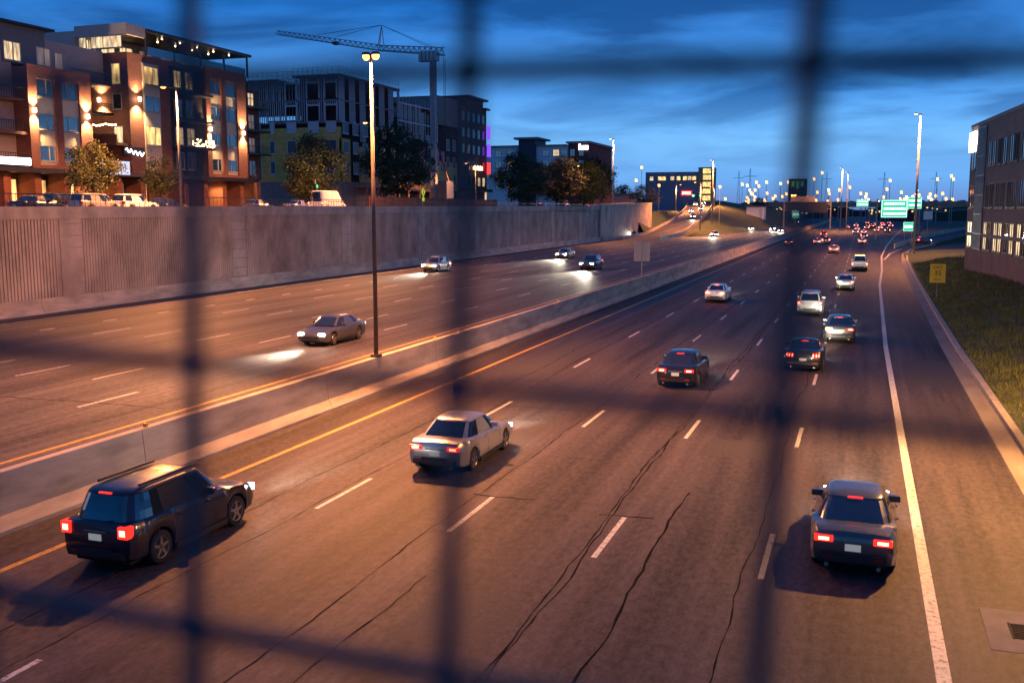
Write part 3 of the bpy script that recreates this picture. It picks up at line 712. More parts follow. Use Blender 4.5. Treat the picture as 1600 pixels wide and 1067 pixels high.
    for w in sp['wheels']:
        for s in (-1, 1):
            _, _, hw = interp(sp['keys'], w); r = sp['r']
            m = MB(); N_ = 24
            def rg(x, rr): return [(x, w + rr * math.cos(2 * math.pi * k / N_), r + rr * math.sin(2 * math.pi * k / N_)) for k in range(N_)]
            m.loft([rg(s * (hw - .26), r * .9), rg(s * (hw - .24), r), rg(s * (hw - .06), r), rg(s * (hw - .03), r * .92), rg(s * (hw - .035), r * .68)], closed=True)
            wh = m.build('wheel', TYRE, root, smooth=True)
            m = MB(); m.loft([rg(s * (hw - .05), r * .70), rg(s * (hw - .028), r * .66), rg(s * (hw - .05), r * .58)], closed=True, cap=False)
            for q in range(5):
                t = 2 * math.pi * q / 5 + .3; c_, s_ = math.cos(t), math.sin(t); xo, xi = s * (hw - .034), s * (hw - .075)
                def sp_(rad, wd, x): return (x, w + rad * c_ - wd * s_, r + rad * s_ + wd * c_)
                m.hexa([sp_(r * .05, -.05, xi), sp_(r * .62, -.03, xi), sp_(r * .62, .03, xi), sp_(r * .05, .05, xi), sp_(r * .05, -.045, xo), sp_(r * .62, -.026, xo), sp_(r * .62, .026, xo), sp_(r * .05, .045, xo)])
            m.build('rim', RIM, wh)
    if kind == 'pickup':
        MB().box(-.86, .86, -2.72, -.86, 1.165, 1.20).build('bed_cover', TRIM, root, bevel=.01)
    if kind == 'suv':
        for s in (-1, 1): MB().box(s * .55 - .02, s * .55 + .02, -1.6, .25, 1.76, 1.81).build('roof_rail', TRIM, root)
    if beam: spot(root, (0, L / 2 + .1, .68), (R(85.2), 0, 0), beam, (1.0, .86, .64), 36, 1.0, .3, 'headlight_beam')
    return root
def children_of(r):
    out = list(r.children)
    for c in r.children: out += children_of(c)
    return out
BEAM = 5200
GA = 'cars driving away on the right carriageway'; GO = 'oncoming cars on the left carriageway'
# --- nearest cars, rear lights towards us
def put(o, x, yrear, L, rz=0): o.location = (x, yrear + L / 2, 0); o.rotation_euler = (0, 0, rz)
suvA = make_car('suv_car', 'dark navy SUV beside the median barrier, nearest to the bottom left corner', 'car', 'suv', P_NAVY, TAIL, HEAD, BEAM, group=GA); put(suvA, -15.1, 16.4, 4.75)
sedB = make_car('sedan_car', 'silver sedan in the second lane from the median, just right of the near wire', 'car', 'sedan', P_SILVER, TAIL, HEAD, BEAM, group=GA); put(sedB, -11.45, 26.0, 4.72)
coupF = make_car('coupe_car', 'black coupe with upright double red tail bars, left of the signalling dark sedan', 'car', 'coupe', P_BLACK, TAIL, HEAD, BEAM, group=GA); put(coupF, -2.35, 48.9, 4.78)
hazG = make_car('sedan_car', 'dark sedan with a glowing amber left indicator beside the black coupe', 'car', 'sedan', P_GREY, TAIL, HEAD, BEAM, hazard=True, group=GA); put(hazG, -.95, 60.5, 4.72, R(1))
pickJ = make_car('pickup_truck', 'white pickup truck with five amber roof marker lights in the right lane', 'truck', 'pickup', P_WHITE, TAIL, HEAD, BEAM, group=GA); put(pickJ, .05, 134, 5.7)
mk_ = MB()
for k in range(5): mk_.box(-.5 + k * .25 - .045, -.5 + k * .25 + .045, -.52, -.42, 1.89, 1.96)
mk_.build('roof_marker_light', AMBER, pickJ)
vanP = make_car('parked_van', 'tall cream cargo van parked on the street behind the wall', 'van', 'van', P_WHITE, TAILDIM, HEADOFF, 0); vanP.location = (-61.5, 108.4, ZS)
sedC = dup(sedB, (-7.3, 42.4 + 2.36, 0), 0, 'dark blue sedan alone in the middle lane, third tail lights up from the bottom', GA, {P_SILVER: P_NAVY})
sedD = dup(sedB, (-11.3, 84 + 2.36, 0), 0, 'white sedan with bright brake lights in the second lane from the median', GA, {P_SILVER: P_WHITE, TAIL: TAILHOT})
sedE = dup(sedB, (.15, 21.4 + 2.36, 0), R(-.5), 'dark grey sedan in the right lane beside the pale edge line, nearest at bottom right', GA, {P_SILVER: P_GREY})
suvH = dup(suvA, (-3.3, 75.5 + 2.37, 0), 0, 'white SUV lit from behind, ahead of the black coupe', GA, {P_NAVY: P_WHITE})
sedI = dup(hazG, (-1.2, 101 + 2.36, 0), R(1), 'silver sedan changing lane with an amber left indicator, behind the white pickup', GA, {P_GREY: P_SILVER})
NOB = {}
def strip_beam(r):
    for c in list(r.children):
        if c.type == 'LIGHT': bpy.data.objects.remove(c)
def far_car(src, x, yc, z, rz, label, group, swap, beam=False):
    c = dup(src, (x, yc, z), rz, label, group, swap)
    if not beam: strip_beam(c)
    return c
P_ALL = {'sedan': (sedB, P_SILVER), 'suv': (suvA, P_NAVY), 'coupe': (coupF, P_BLACK)}
def sw(kind, pnt, tail=TAILHOT): return {P_ALL[kind][1]: pnt, TAIL: tail, HEAD: HEAD}
far_car(sedB, -4.4, 189, 0, 0, 'pale sedan braking in the fourth lane, beyond the white sedan', GA, sw('sedan', P_SAND), True)
far_car(suvA, -7.4, 241, 0, 0, 'dark SUV just ahead of the pale braking sedan', GA, sw('suv', P_BLACK), True)
far_car(sedB, -9.1, 235, 0, 0, 'silver sedan left of the dark SUV in the middle of the far road', GA, sw('sedan', P_SILVER), True)
far_car(suvA, -9.9, 300, 0, 0, 'small dark SUV directly beyond the far silver sedan', GA, sw('suv', P_NAVY), False)
far_car(sedB, -14.6, 226, 0, 0, 'lone dark car with red lights in the lane along the median, far ahead', GA, sw('sedan', P_BLACK, TAIL), False)
far_car(sedB, .4, 240, 0, 0, 'first car of the far braking queue, straight beyond the white pickup', GA, sw('sedan', P_SILVER), True)
far_car(suvA, .9, 285, 0, 0, 'dark SUV second in the far braking queue beyond the white pickup', GA, sw('suv', P_GREY), False)
QG = 'distant queue of braking cars under the green signs'
for i, (x, y) in enumerate([(-1.5, 336), (5.2, 371), (9.8, 502), (4.3, 460), (14.5, 590), (3.2, 580), (-2, 477), (10.5, 560), (-1.2, 390), (2.2, 420), (7.4, 425), (6.0, 520), (12.4, 470), (-5, 430), (1.0, 340), (8.6, 365)]):
    k = 'sedan' if i % 3 else 'suv'
    far_car(P_ALL[k][0], x, y, 0, R(-1.5), 'car with brake lights on in the distant queue under the green signs', QG, sw(k, (P_SILVER, P_GREY, P_WHITE, P_BLACK)[i % 4], TAILFAR))
far_car(sedB, 13.2, 243, .25, R(-36), 'maroon car turning up the exit ramp beside the tall right lamp post', None, sw('sedan', P_RED, TAILHOT), False)
# --- oncoming
def onc(src, x, y, label, swap, beam=True, power=None):
    c = far_car(src, x, y, ZL, math.pi, label, GO, swap, beam)
    for q in c.children:
        if q.type == 'LIGHT': q.data = q.data.copy(); q.data.energy *= 2.6; q.data.spot_size = R(46)
    return c
SF = {HEAD: HEAD, TAIL: TAIL}
onc(sedB, -26.9, 47.6, 'nearest oncoming car, dark with white headlights beside the near lamp post', {P_SILVER: P_GREY})
onc(suvA, -46.6, 107, 'oncoming SUV close under the retaining wall', {P_NAVY: P_SILVER, HEAD: HEADFAR})
onc(sedB, -41.4, 143, 'oncoming pale car with yellowish headlights, second along the wall', {P_SILVER: P_SAND, HEAD: HEADFAR})
onc(suvA, -30.6, 117, 'oncoming SUV with dazzling headlights left of the small median sign', {P_NAVY: P_GREY})
onc(sedB, -57.0, 262, 'oncoming car at the foot of the climbing ramp', {P_SILVER: P_GREY, HEAD: HEADFAR})
onc(sedB, -36.8, 270, 'oncoming car right of the ramp foot with its lights on', {P_SILVER: P_BLACK, HEAD: HEADFAR})
onc(sedB, -36.1, 359, 'oncoming car below the white shed, in the outer lanes', {P_SILVER: P_BLACK, HEAD: HEADFAR})
onc(suvA, -28.1, 350, 'oncoming SUV, left one of a side by side pair beyond the barrier', {P_NAVY: P_BLACK, HEAD: HEADFAR})
onc(sedB, -23.9, 329, 'oncoming car hugging the median, right one of the side by side pair', {P_SILVER: P_BLACK, HEAD: HEADFAR})
onc(sedB, -46.1, 552, 'far oncoming car coming out from under the overpass', {P_SILVER: P_BLACK, HEAD: HEADFAR}, False)
onc(suvA, -40.0, 560, 'far oncoming SUV beside the overpass pier', {P_NAVY: P_BLACK, HEAD: HEADFAR}, False)
onc(sedB, -34.0, 590, 'farthest oncoming car under the dark sign back', {P_SILVER: P_BLACK, HEAD: HEADFAR}, False)
def ramp_z(y):
    for a, b in zip(rp, rp[1:]):
        if a[0] <= y <= b[0]: f = (y - a[0]) / (b[0] - a[0]); return a[3] + (b[3] - a[3]) * f, a[1] + (b[1] - a[1]) * f
    return rp[-1][3], rp[-1][1]
RG = 'headlights coming down the climbing ramp'
for i, (y, dx) in enumerate([(352, 1.6), (395, -1.6), (412, 1.8), (440, 1.6), (452, -1.6), (478, 1.9), (492, -1.5), (520, 1.9), (545, -1.6)]):
    z_, x_ = ramp_z(y)
    far_car(sedB if i % 2 else suvA, x_ + dx, y, z_ + .02, math.pi + R(8), 'car with bright headlights in the line coming down the climbing ramp', RG, {(P_SILVER if i % 2 else P_NAVY): (P_GREY, P_WHITE, P_BLACK)[i % 3], HEAD: HEADFAR}, i == 0)
# --- parked cars on the street
GP = 'cars parked on the street behind the wall'
pk = [('sedan', 63.0, P_BLACK, 'black sedan parked left of the others on the street', 0), ('suv', 68.4, P_NAVY, 'dark blue parked SUV half hidden behind the sand one', -2.4), ('suv', 69.2, P_SAND, 'sand coloured parked SUV between the black sedan and the white SUV', 0),
      ('suv', 74.2, P_WHITE, 'white parked SUV with a roof rack, right one of the pale pair', 0), ('suv', 73.2, P_WHITE, 'white parked SUV behind the one with the roof rack', -3), ('sedan', 79.8, P_NAVY, 'navy sedan parked behind the left wire, next to the white SUVs', -1),
      ('sedan', 93.6, P_GREY, 'grey sedan parked in front of the last brick bay', 0), ('sedan', 97.6, P_NAVY, 'navy sedan parked between grey and silver ones', -2.4), ('sedan', 102.2, P_SILVER, 'silver sedan parked just left of the cream cargo van', 0)]
for kd, y, pc, lb, dx in pk:
    far_car(P_ALL[kd][0], -61.8 + dx, y, ZS, 0, lb, GP, {P_ALL[kd][1]: pc, TAIL: TAILDIM, CORE: TAILDIM, HEAD: HEADOFF, PLATE: FRAME})
GT = 'traffic on the street behind the far part of the wall'
for i, (y, c) in enumerate([(196, P_GREY), (206, P_RED), (214, P_NAVY), (224, P_SILVER), (233, P_RED), (243, P_WHITE), (252, P_BLACK), (262, P_GREY), (272, P_SILVER), (281, P_NAVY)]):
    k = 'sedan' if i % 3 else 'suv'
    far_car(P_ALL[k][0], -61.5 - 3.4 * (i % 2), y, ZS, math.pi if i % 2 else 0, ('car seen from behind' if not i % 2 else 'car facing the camera') + ' in the street traffic above the far part of the wall', GT, {P_ALL[k][1]: c, HEAD: HEADFAR, TAIL: TAILHOT})

# ================================================================== LAMPS
def lamp_post(label, x, y, z0, h, arms, power, group=None, arm=1.4, r=.13, mat=POLEC, glowm=SODIUM, col=SOD, ang=162, tilt=0, boost=(999, 1), hs=1.0, drop=.13, blend=.35):
    t = thing('street_lamp', label, 'street lamp', (x, y, z0), 0, group)
    m = MB(); m.tube((0, 0, 0), (0, 0, h), r, r * .6, 12)
    m.build('pole', mat, t, smooth=True)
    MB().box(-r * 1.8, r * 1.8, -r * 1.8, r * 1.8, 0, .12).build('base_plate', mat, t)
    for a in arms:
        dx, dy = math.cos(R(a)), math.sin(R(a))
        MB().tube((0, 0, h - .1), (dx * arm, dy * arm, h + .02), .045).build('arm', mat, t)
        m = MB(); cx, cy = dx * (arm + .25 * hs), dy * (arm + .25 * hs); q3, q2 = .3 * hs, .2 * hs
        m.hexa([(cx - q3, cy - q2, h - .02), (cx + q3, cy - q2, h - .02), (cx + q3, cy + q2, h - .02), (cx - q3, cy + q2, h - .02), (cx - q2, cy - .14 * hs, h + .17 * hs), (cx + q2, cy - .14 * hs, h + .17 * hs), (cx + q2, cy + .14 * hs, h + .17 * hs), (cx - q2, cy + .14 * hs, h + .17 * hs)])
        hd = m.build('lamp_head', mat, t, bevel=.02)
        MB().loft([[(cx + q * .26 * hs * math.cos(k * .5236), cy + q * .2 * hs * math.sin(k * .5236), h - .021 - d * drop) for k in range(12)] for q, d in ((1, 0), (1, .3), (.85, .7), (.45, 1))], closed=True).build('lamp_lens', glowm, hd, smooth=True)
        if power: spot(t, (cx, cy, h - .1 - drop), (R(tilt) * dy, -R(tilt) * dx, 0), power if a != boost[0] else power * boost[1], col, ang, blend, .25)
    return t
LP = 11000
lamp_post('nearest tall lamp post with two orange heads standing on the median barrier', -19.4, 38.0, 1.45, 12.6, (0, 180), LP * .5, arm=.06, mat=BRONZE, tilt=26, boost=(180, 6.0), ang=172, r=.10, hs=.62, drop=.2)
lamp_post('lamp post behind the camera on the median barrier', -19.4, -30, 1.45, 12.6, (0, 180), LP * .12, arm=.35, mat=BRONZE)
lamp_post('lamp post beside the right kerb, out of the picture', 9.6, 33, .8, 10.0, (180,), LP * 2.0, arm=3.0, tilt=2, col=(1.0, .42, .10), ang=164, blend=.6)
lamp_post('very tall slim lamp post on the right verge near the exit ramp', 8.4, 178, .5, 22.7, (200,), LP * 4, arm=.5, r=.24)
SGL = 'orange street lamps on the street behind the wall'
lamp_post('orange lamp on a curved arm in front of the brick apartment block', -56.9, 74.4, ZS, 10.9, (238,), 38000, None, .9, ang=174)
lamp_post('added orange lamp by the cream van, hidden behind the near tall lamp post', -57.0, 112.0, ZS, 10.9, (238,), 26000, None, .9, ang=174)  # added to warm the van and yellow sheathing, set out of sight
lamp_post('orange lamp in front of the dark corner building with violet signs', -66.5, 171.0, ZS, 8.8, (180,), 12000, None, 1.6)
lamp_post('orange street lamp before the tree clump, below the brick hotel sign', -72, 265, ZS, 12.2, (180,), 4000, None, 1.0)
lamp_post('tall slim grey lamp post right of the tree clump', -60, 250.5, ZS, 18.2, (180,), 30000, None, .6, r=.2)
lamp_post('tall pale lamp post right of the lit ramp', -44.5, 320, 3, 20.2, (180,), 50000, None, .6, r=.24, glowm=SODFAR)
lamp_post('paired tall lamp above the skyline, left one', -7.4, 400, 0, 23.4, (180,), 50000, None, .6, r=.24, glowm=SODFAR)
lamp_post('paired tall lamp above the skyline, right one', -5.6, 420, 0, 22.6, (180,), 6000, None, .6, r=.24, glowm=SODFAR)
FGL = 'tiny distant street lamps along the skyline'
def far_lamp(x, y, h, warm=True, z0=0):
    s = y / 500
    t = thing('distant_lamp', 'tiny distant %s street lamp on the far skyline' % ('orange' if warm else 'whitish'), 'street lamp', (x, y, z0), 0, FGL + (', orange ones' if warm else ', whitish ones'))
    MB().tube((0, 0, 0), (0, 0, h), .14 * s, .10 * s, 6).build('pole', POLEC, t)
    MB().tube((-.45 * s, 0, h - .1 * s), (.45 * s, 0, h + .1 * s), .72 * s, .62 * s, 8).build('lamp_head', SODFAR if warm else WHITEFAR, t)
for i, (x, h) in enumerate([(-55.4, 20), (-53, 19.4), (-48.7, 20.9), (-47.5, 19.1), (-43.9, 20.9), (-37.3, 20.2), (-33.8, 20.8), (-22, 22.2), (-18.4, 25.1), (-15.2, 17), (-10.3, 17), (11.9, 21.2), (10.7, 17.2), (23.7, 16.8), (32.2, 21.6), (38, 23), (38.9, 21.6), (-51.7, 17.2), (-49.2, 17.2), (-5.7, 18.2), (-31.9, 17.1)]):
    f = 1.0 + .5 * rnd.random()
    far_lamp(x * f, 500 * f, 7.7 + (h - 7.7) * f, i % 4 != 1)
for x, h in [(-69.4, 21.6), (-71.2, 17.4), (-63.5, 15.7), (-43.6, 15.1)]: far_lamp(x, 330, h, True)
lamp_post('added orange lamp left of the climbing ramp, near its top', -71.5, 408, ZS, 10.5, (0,), 42000, None, 1.5, r=.2)  # this and the next two lamps are added to light the ramp orange
lamp_post('added orange lamp right of the climbing ramp, near its top', -60.5, 440, 8, 9.5, (180,), 42000, None, 1.5, r=.2)
lamp_post('added orange lamp at the foot of the climbing ramp', -44.0, 292, ZL, 15, (180,), 24000, None, 1.5, r=.2)
for k in range(60):
    px = rnd.uniform(1130, 1500); t = math.tan(math.atan((px - 800) / 1556) - R(19.2)); y = rnd.uniform(800, 1500)
    far_lamp(t * y, y, 7.7 + rnd.uniform(8, 26) * y / 1556, rnd.random() < .8)

# ================================================================== TREES
def make_tree(name, label, h, rx, ry, base, leaf, nclump=70, per=70, size=.30, trunk_r=.16, seed=1, group=None, ltrunk=None):
    rr = random.Random(seed); t = thing(name, label, 'tree', (0, 0, 0), 0, group)
    m = MB(); top = base + (h - base) * .55
    m.tube((0, 0, -.1), (.08, .05, base), trunk_r, trunk_r * .75, 8); m.tube((.08, .05, base), (.0, .1, top), trunk_r * .75, trunk_r * .3, 8)
    c = []
    for k in range(nclump):
        while True:
            p = Vector((rr.uniform(-1, 1), rr.uniform(-1, 1), rr.uniform(-1, 1)))
            if p.length < 1 and p.length > rr.random() * .55: break
        zz = base + (h - base) * (p.z * .5 + .5); w = 1 - .42 * max(0, p.z) - .18 * max(0, -p.z)
        c.append((Vector((p.x * rx * w, p.y * ry * w, zz)), rr.uniform(.5, 1.1) * (rx / 3.2) ** .6))
    for q, s in c[:12]: m.tube((.04, .06, base + (top - base) * rr.random()), tuple(q), trunk_r * .3, .02, 5)
    m.build('trunk', BARK, t, smooth=True)
    g = MB()
    for q, s in c:
        for k in range(per):
            d = Vector((rr.gauss(0, .5), rr.gauss(0, .5), rr.gauss(0, .42))) * s; p = q + d
            a = Vector((rr.gauss(0, 1), rr.gauss(0, 1), rr.gauss(0, 1))).normalized(); b = a.orthogonal().normalized(); l = size * rr.uniform(.5, 1.2)
            g.quad(p - a * l * .5, p + b * l * .32, p + a * l * .5, p - b * l * .32)
    me = bpy.data.meshes.new('crown'); me.from_pydata(g.v, [], g.f); me.materials.append(leaf)
    o = bpy.data.objects.new('crown', me); COL.objects.link(o); o.parent = t
    return t
TS = 'young street trees in front of the shops'
ta = make_tree('street_tree', 'young bushy street tree left of the pale blue shop sign', 6.6, 2.6, 2.6, 1.9, LEAF[2], 60, 95, .25, .10, 3); ta.location = (-67.5, 75.5, ZS)
tb = dup(ta, (-68.5, 86.3, ZS), 1.7, 'small street tree right of the pale blue shop sign', None); tb.scale = (.78, .78, .92)
tc_ = dup(ta, (-70, 117.5, ZS), 2.6, 'small street tree by the last brick bay, before the yellow building', None); tc_.scale = (1.0, 1.0, .8)
td = make_tree('leafy_tree', 'big dark round tree in front of the yellow building', 10.3, 4.3, 4.3, 1.6, LEAF[1], 90, 80, .34, .24, 5); td.location = (-70.5, 120.5, ZS)
te = make_tree('leafy_tree', 'largest dark tree, right of the near lamp post', 14.2, 6.2, 6.4, 2.6, LEAF[1], 130, 85, .42, .34, 8); te.location = (-72, 149.5, ZS)
tf = dup(ta, (-69, 107.0 + 12, ZS), .4, 'low shrubby tree at the left foot of the big round tree', None); tf.scale = (1.0, 1.0, .62)
for i, (x, y, s, r, lb) in enumerate([(-72, 212, 1.0, 0, 'leftmost tree of the dark clump past the corner building'), (-74, 224, .93, 1, 'second tree of the dark clump, in front of the white apartment wing'), (-70, 234, .88, 2.2, 'third tree of the dark clump, below the navy stair tower'), (-73, 248, 1.05, 3, 'tree of the dark clump below the maroon end of the far block'),
        (-70, 262, 1.02, 4, 'fifth tree of the dark clump, behind the orange lamp'), (-72, 276, 1.14, 5, 'rightmost and tallest tree of the dark clump, by the slim lamp post')]):
    t = dup(te, (x, y, ZS), r, lb, None); t.scale = (s, s, s * .92)
t = dup(td, (-66, 318, 6.8), 1, 'orange lit bush tree at the head of the end wall', None, {LEAF[1]: LEAF[2]}); t.scale = (1.1, 1.3, .85)
for x, y, z_, s, lb in [(-92, 400, ZS, 1.0, 'distant tree left of the pink building'), (-44, 470, 6, .7, 'dark tree on top of the hill by the white shed'), (32, 300, 1.5, .75, 'dark tree in the crook of the exit ramp'), (38, 322, 2, .7, 'dark tree behind the exit ramp parapet'), (27, 268, 1.0, .42, 'low bush right of the tall lamp post'), (22, 205, 1, .40, 'bush on the verge left of the office corner')]:
    t = dup(td, (x, y, z_), rnd.random() * 6, lb, None); t.scale = (s * 1.2, s * 1.2, s)

# ================================================================== BRICK APARTMENT BLOCK
XF = -80.0
ab = thing('apartment_block', 'brick and taupe apartment block with lit shops and a rooftop terrace', 'building', (XF, 80, ZS))
def wb(x0, x1, y0, y1, z0, z1, mbx=None):      # world box in the block's local space
    return (mbx or MB()).box(x0 - XF, x1 - XF, y0 - 80, y1 - 80, z0 - ZS, z1 - ZS)
FX = Face(0, -80, 0, 1, 1, 0)       # street front: u = world y
FXr = Face(-7.0, -80, 0, 1, 1, 0)   # recessed front
FY = Face(80, 16.0, 1, 0, 0, -1)    # side wall at y=96: u = world x
def zz(v): return v - ZS
wb(-96, XF, 80.8, 89.6, 11.9, 22.0).build('brick_bay', BRICK, ab)
wb(-96, -87, 89.6, 96, 11.9, 25.6).build('recessed_wall', BRICK2, ab)
wb(-98, XF, 96, 119.5, 11.9, 25.6).build('brick_wing', BRICK, ab)
wb(-98, -81.6, 56, 80.8, 11.9, 24.6).build('left_wing', TAUPE, ab)
wb(-96, -82, 119.5, 125.5, 11.9, 24.4).build('end_wing', BRICK2, ab)
wb(-98, -82.5, 56, 125.5, ZS, 11.9).build('ground_storey', BRICK2, ab)
wb(-94, -83.2, 81.2, 95.8, 22.0, 25.7).build('setback_storey', TAUPE, ab)
wb(-94, -81.5, 79.6, 85.3, 22.4, 26.2).build('slate_tower', SLATE, ab)
m = wb(-94.5, -80.9, 79.2, 86.2, 26.2, 26.45); m.build('tower_roof', DARKM, ab)
wb(-96, -87.3, 96.02, 119.3, 25.6, 28.3).build('penthouse', TAUPE, ab)
wb(-87.3, XF + .1, 96.0, 99.2, 27.55, 28.8).build('penthouse_fascia', TAUPE, ab)
m = wb(-96.5, XF + .4, 99.2, 120.4, 28.3, 28.62); m.build('terrace_roof', DARKM, ab)
m = MB()
for y in (99.4, 104.5, 109.6, 114.7, 120.0): wb(XF - .2, XF, y - .1, y + .1, 25.6, 28.3, m)
m.build('terrace_post', DARKM, ab)
m = wb(XF - .06, XF - .02, 99.6, 119.4, 25.7, 26.7); m.build('terrace_glass', GLASS, ab)
# brick piers and beige window stacks on the two bays
def bay(ya, yb, stacks, rows, panes, ztop):
    m = MB(); edges = [ya] + [v for s in stacks for v in s] + [yb]
    for a, b in zip(edges[0::2], edges[1::2]): FX.box(m, a, b, zz(11.9), zz(ztop - 1.0), 0, .32)
    FX.box(m, ya, yb, zz(ztop - 1.0), zz(ztop + .25), 0, .35); FX.box(m, ya, yb, zz(11.7), zz(12.3), 0, .34)
    m.build('brick_pier', BRICK, ab)
    for si, (a, b) in enumerate(stacks):
        p = MB(); FX.box(p, a, b, zz(12.3), zz(ztop - 1.0), 0, .10); p.build('beige_panel', BEIGE, ab)
        for ri, (z0, z1) in enumerate(rows):
            FX_ = Face(.10, -80, 0, 1, 1, 0); FX_.window(ab, a + .12, b - .12, zz(z0), zz(z1), panes[(si * 7 + ri) % len(panes)], .62 if si == 0 else .34)
bay(80.8, 89.6, [(81.95, 84.35), (85.35, 87.85)], [(12.7, 14.3), (15.9, 17.5), (19.2, 21.0)], [GLASS, GLASS, GLASS], 22.0)
bay(110.0, 118.8, [(110.95, 113.25), (114.25, 116.75)], [(12.7, 14.3), (16.0, 17.6), (19.3, 21.0), (22.5, 24.3)], [GLASS, GLASS, GLASS, GLASS, GLASS, DIMWIN], 25.6)
# corner stack of lit windows
p = MB(); FX.box(p, 98.4, 101.3, zz(12.3), zz(24.7), 0, .1); p.build('beige_panel', BEIGE, ab)
FX_ = Face(.10, -80, 0, 1, 1, 0)
for z0, z1, pm in ((15.3, 17.5, WARMWIN), (19.2, 21.0, GLASS), (22.3, 24.4, WARMWIN)): FX_.window(ab, 98.55, 101.15, zz(z0), zz(z1), pm, .6)
p = MB(); FX.box(p, 103.3, 109.9, zz(12.0), zz(25.0), 0, .02); p.build('recess_shade_sheet', VOID, ab)  # flat dark sheet on the front, its colour standing in for recess shade
FX2 = Face(.03, -80, 0, 1, 1, 0)
for z0, pm in ((12.7, GLASS), (15.7, WARMWIN2), (19.1, GLASS), (22.5, WARMWIN)):
    for u in (104.0, 106.2): FX2.window(ab, u, u + 1.5, zz(z0), zz(z0 + 2.1), pm, .5)
for z0 in (15.2, 18.5, 21.8):
    m = MB(); FX.box(m, 103.3, 109.9, zz(z0), zz(z0 + .25), .02, 1.5); bl = m.build('balcony', DARKM, ab)
    m = MB(); FX.box(m, 103.3, 109.9, zz(z0 + 1.2), zz(z0 + 1.27), 1.42, 1.48)
    for k in range(24): FX.box(m, 103.35 + k * .28, 103.38 + k * .28, zz(z0 + .25), zz(z0 + 1.2), 1.43, 1.47)
    m.build('balustrade', DARKM, bl)
# side wall facing the camera: lit lamp, narrow windows, string lights on a low balcony
for z0, z1, pm in ((15.3, 17.3, WARMWIN2), (19.2, 21.0, GLASS), (22.0, 24.4, WARMWIN)): FY.window(ab, -82.3, -81.0, zz(z0), zz(z1), pm)
FY.window(ab, -86.6, -84.6, zz(22.9), zz(24.2), DIMWIN, .5)
FY.window(ab, -86.7, -85.6, zz(26.1), zz(27.5), WARMWIN2); FY.window(ab, -85.0, -80.6, zz(26.1), zz(27.5), WARMWIN2, .4)
FP = Face(-7.3, -80, 0, 1, 1, 0)
for u, pm in ((97.0, WARMWIN2), (100.2, WARMWIN2), (103.4, WARMWIN2), (107, DIMWIN), (111, DIMWIN), (115, DIMWIN)): FP.window(ab, u, u + 2.4, zz(25.9), zz(27.7), pm, .5)
m = MB(); FY.box(m, -87, -80.2, zz(15.0), zz(15.3), 0, 2.2); bl = m.build('balcony', BRICK, ab)
m = MB(); FY.box(m, -87, -80.2, zz(15.3), zz(16.2), 2.0, 2.2); m.build('parapet', BRICK, bl)
m = MB()
for k in range(15):
    u = -86.6 + k * .44; FY.box(m, u - .07, u + .07, zz(17.25 + .07 * math.sin(k * 1.3)), zz(17.39 + .07 * math.sin(k * 1.3)), 1.9, 2.04)
m.build('string_lights', BULB, ab)
m = MB(); rr = random.Random(4)
for k in range(90):
    u = rr.uniform(105.2, 109.7); z0 = rr.uniform(15.5, 16.4); FX.box(m, u - .03, u + .03, zz(z0), zz(z0) + .06, 1.50, 1.56)
m.build('balcony_lights', BULB, ab)
m = MB()
for k in range(12):
    y = 99.8 + k * 1.7; wb(XF - .8 - (k % 2) * 2, XF - .72 - (k % 2) * 2, y, y + .1, 28.1, 28.2, m)
m.build('terrace_lights', BULB, ab)
# recess and wing balconies
for z0 in (15.2, 18.5, 21.8):
    m = MB(); wb(-87, -82.2, 89.62, 95.98, z0, z0 + .25, m); bl = m.build('balcony', DARKM, ab)
    m = MB()
    for k in range(22): wb(-82.28, -82.24, 89.65 + k * .29, 89.68 + k * .29, z0 + .25, z0 + 1.2, m)
    wb(-82.3, -82.22, 89.62, 95.98, z0 + 1.2, z0 + 1.27, m); m.build('balustrade', DARKM, bl)
for z0, pm in ((12.6, GLASS), (15.7, GLASS), (19.0, GLASS), (22.2, DIMWIN)):
    for u in (90.3, 92.8): FXr.window(ab, u, u + 1.6, zz(z0), zz(z0 + 2.2), pm, .5)
FL = Face(-1.6, -80, 0, 1, 1, 0)
for z0, pm in ((12.6, GLASS), (15.7, WARMWIN), (19.0, GLASS), (22.2, GLASS)):
    for u in (66, 70, 74.0, 77.2): FL.window(ab, u, u + 1.4, zz(z0), zz(z0 + 2.3), pm if u > 77 else GLASS, .5)
for z0 in (12.0, 15.2, 18.5):
    m = MB(); FL.box(m, 60, 80.7, zz(z0), zz(z0 + .3), 0, 1.7); bl = m.build('balcony', BRICK2, ab)
    m = MB(); FL.box(m, 60, 80.7, zz(z0 + 1.3), zz(z0 + 1.37), 1.6, 1.68)
    for k in range(70): FL.box(m, 60.1 + k * .295, 60.13 + k * .295, zz(z0 + .3), zz(z0 + 1.3), 1.62, 1.66)
    m.build('balustrade', DARKM, bl)
FE = Face(-2.0, -80, 0, 1, 1, 0)
for z0, pm in ((12.6, GLASS), (15.8, DIMWIN), (19.0, DIMWIN), (22.0, WARMWIN2)):
    for u in (120.2, 122.6): FE.window(ab, u, u + 1.5, zz(z0), zz(z0 + 2.0), pm, .5)
for z0 in (15.3, 18.5, 21.7):
    m = MB(); FE.box(m, 119.6, 125.4, zz(z0), zz(z0 + .25), 0, 1.9); FE.box(m, 119.6, 125.4, zz(z0 + 1.2), zz(z0 + 1.27), 1.8, 1.88)
    for k in range(18): FE.box(m, 119.7 + k * .32, 119.73 + k * .32, zz(z0 + .25), zz(z0 + 1.2), 1.82, 1.86)
    m.build('balcony', DARKM, ab)
FS = Face(-2.25, -80, 0, 1, 1, 0)
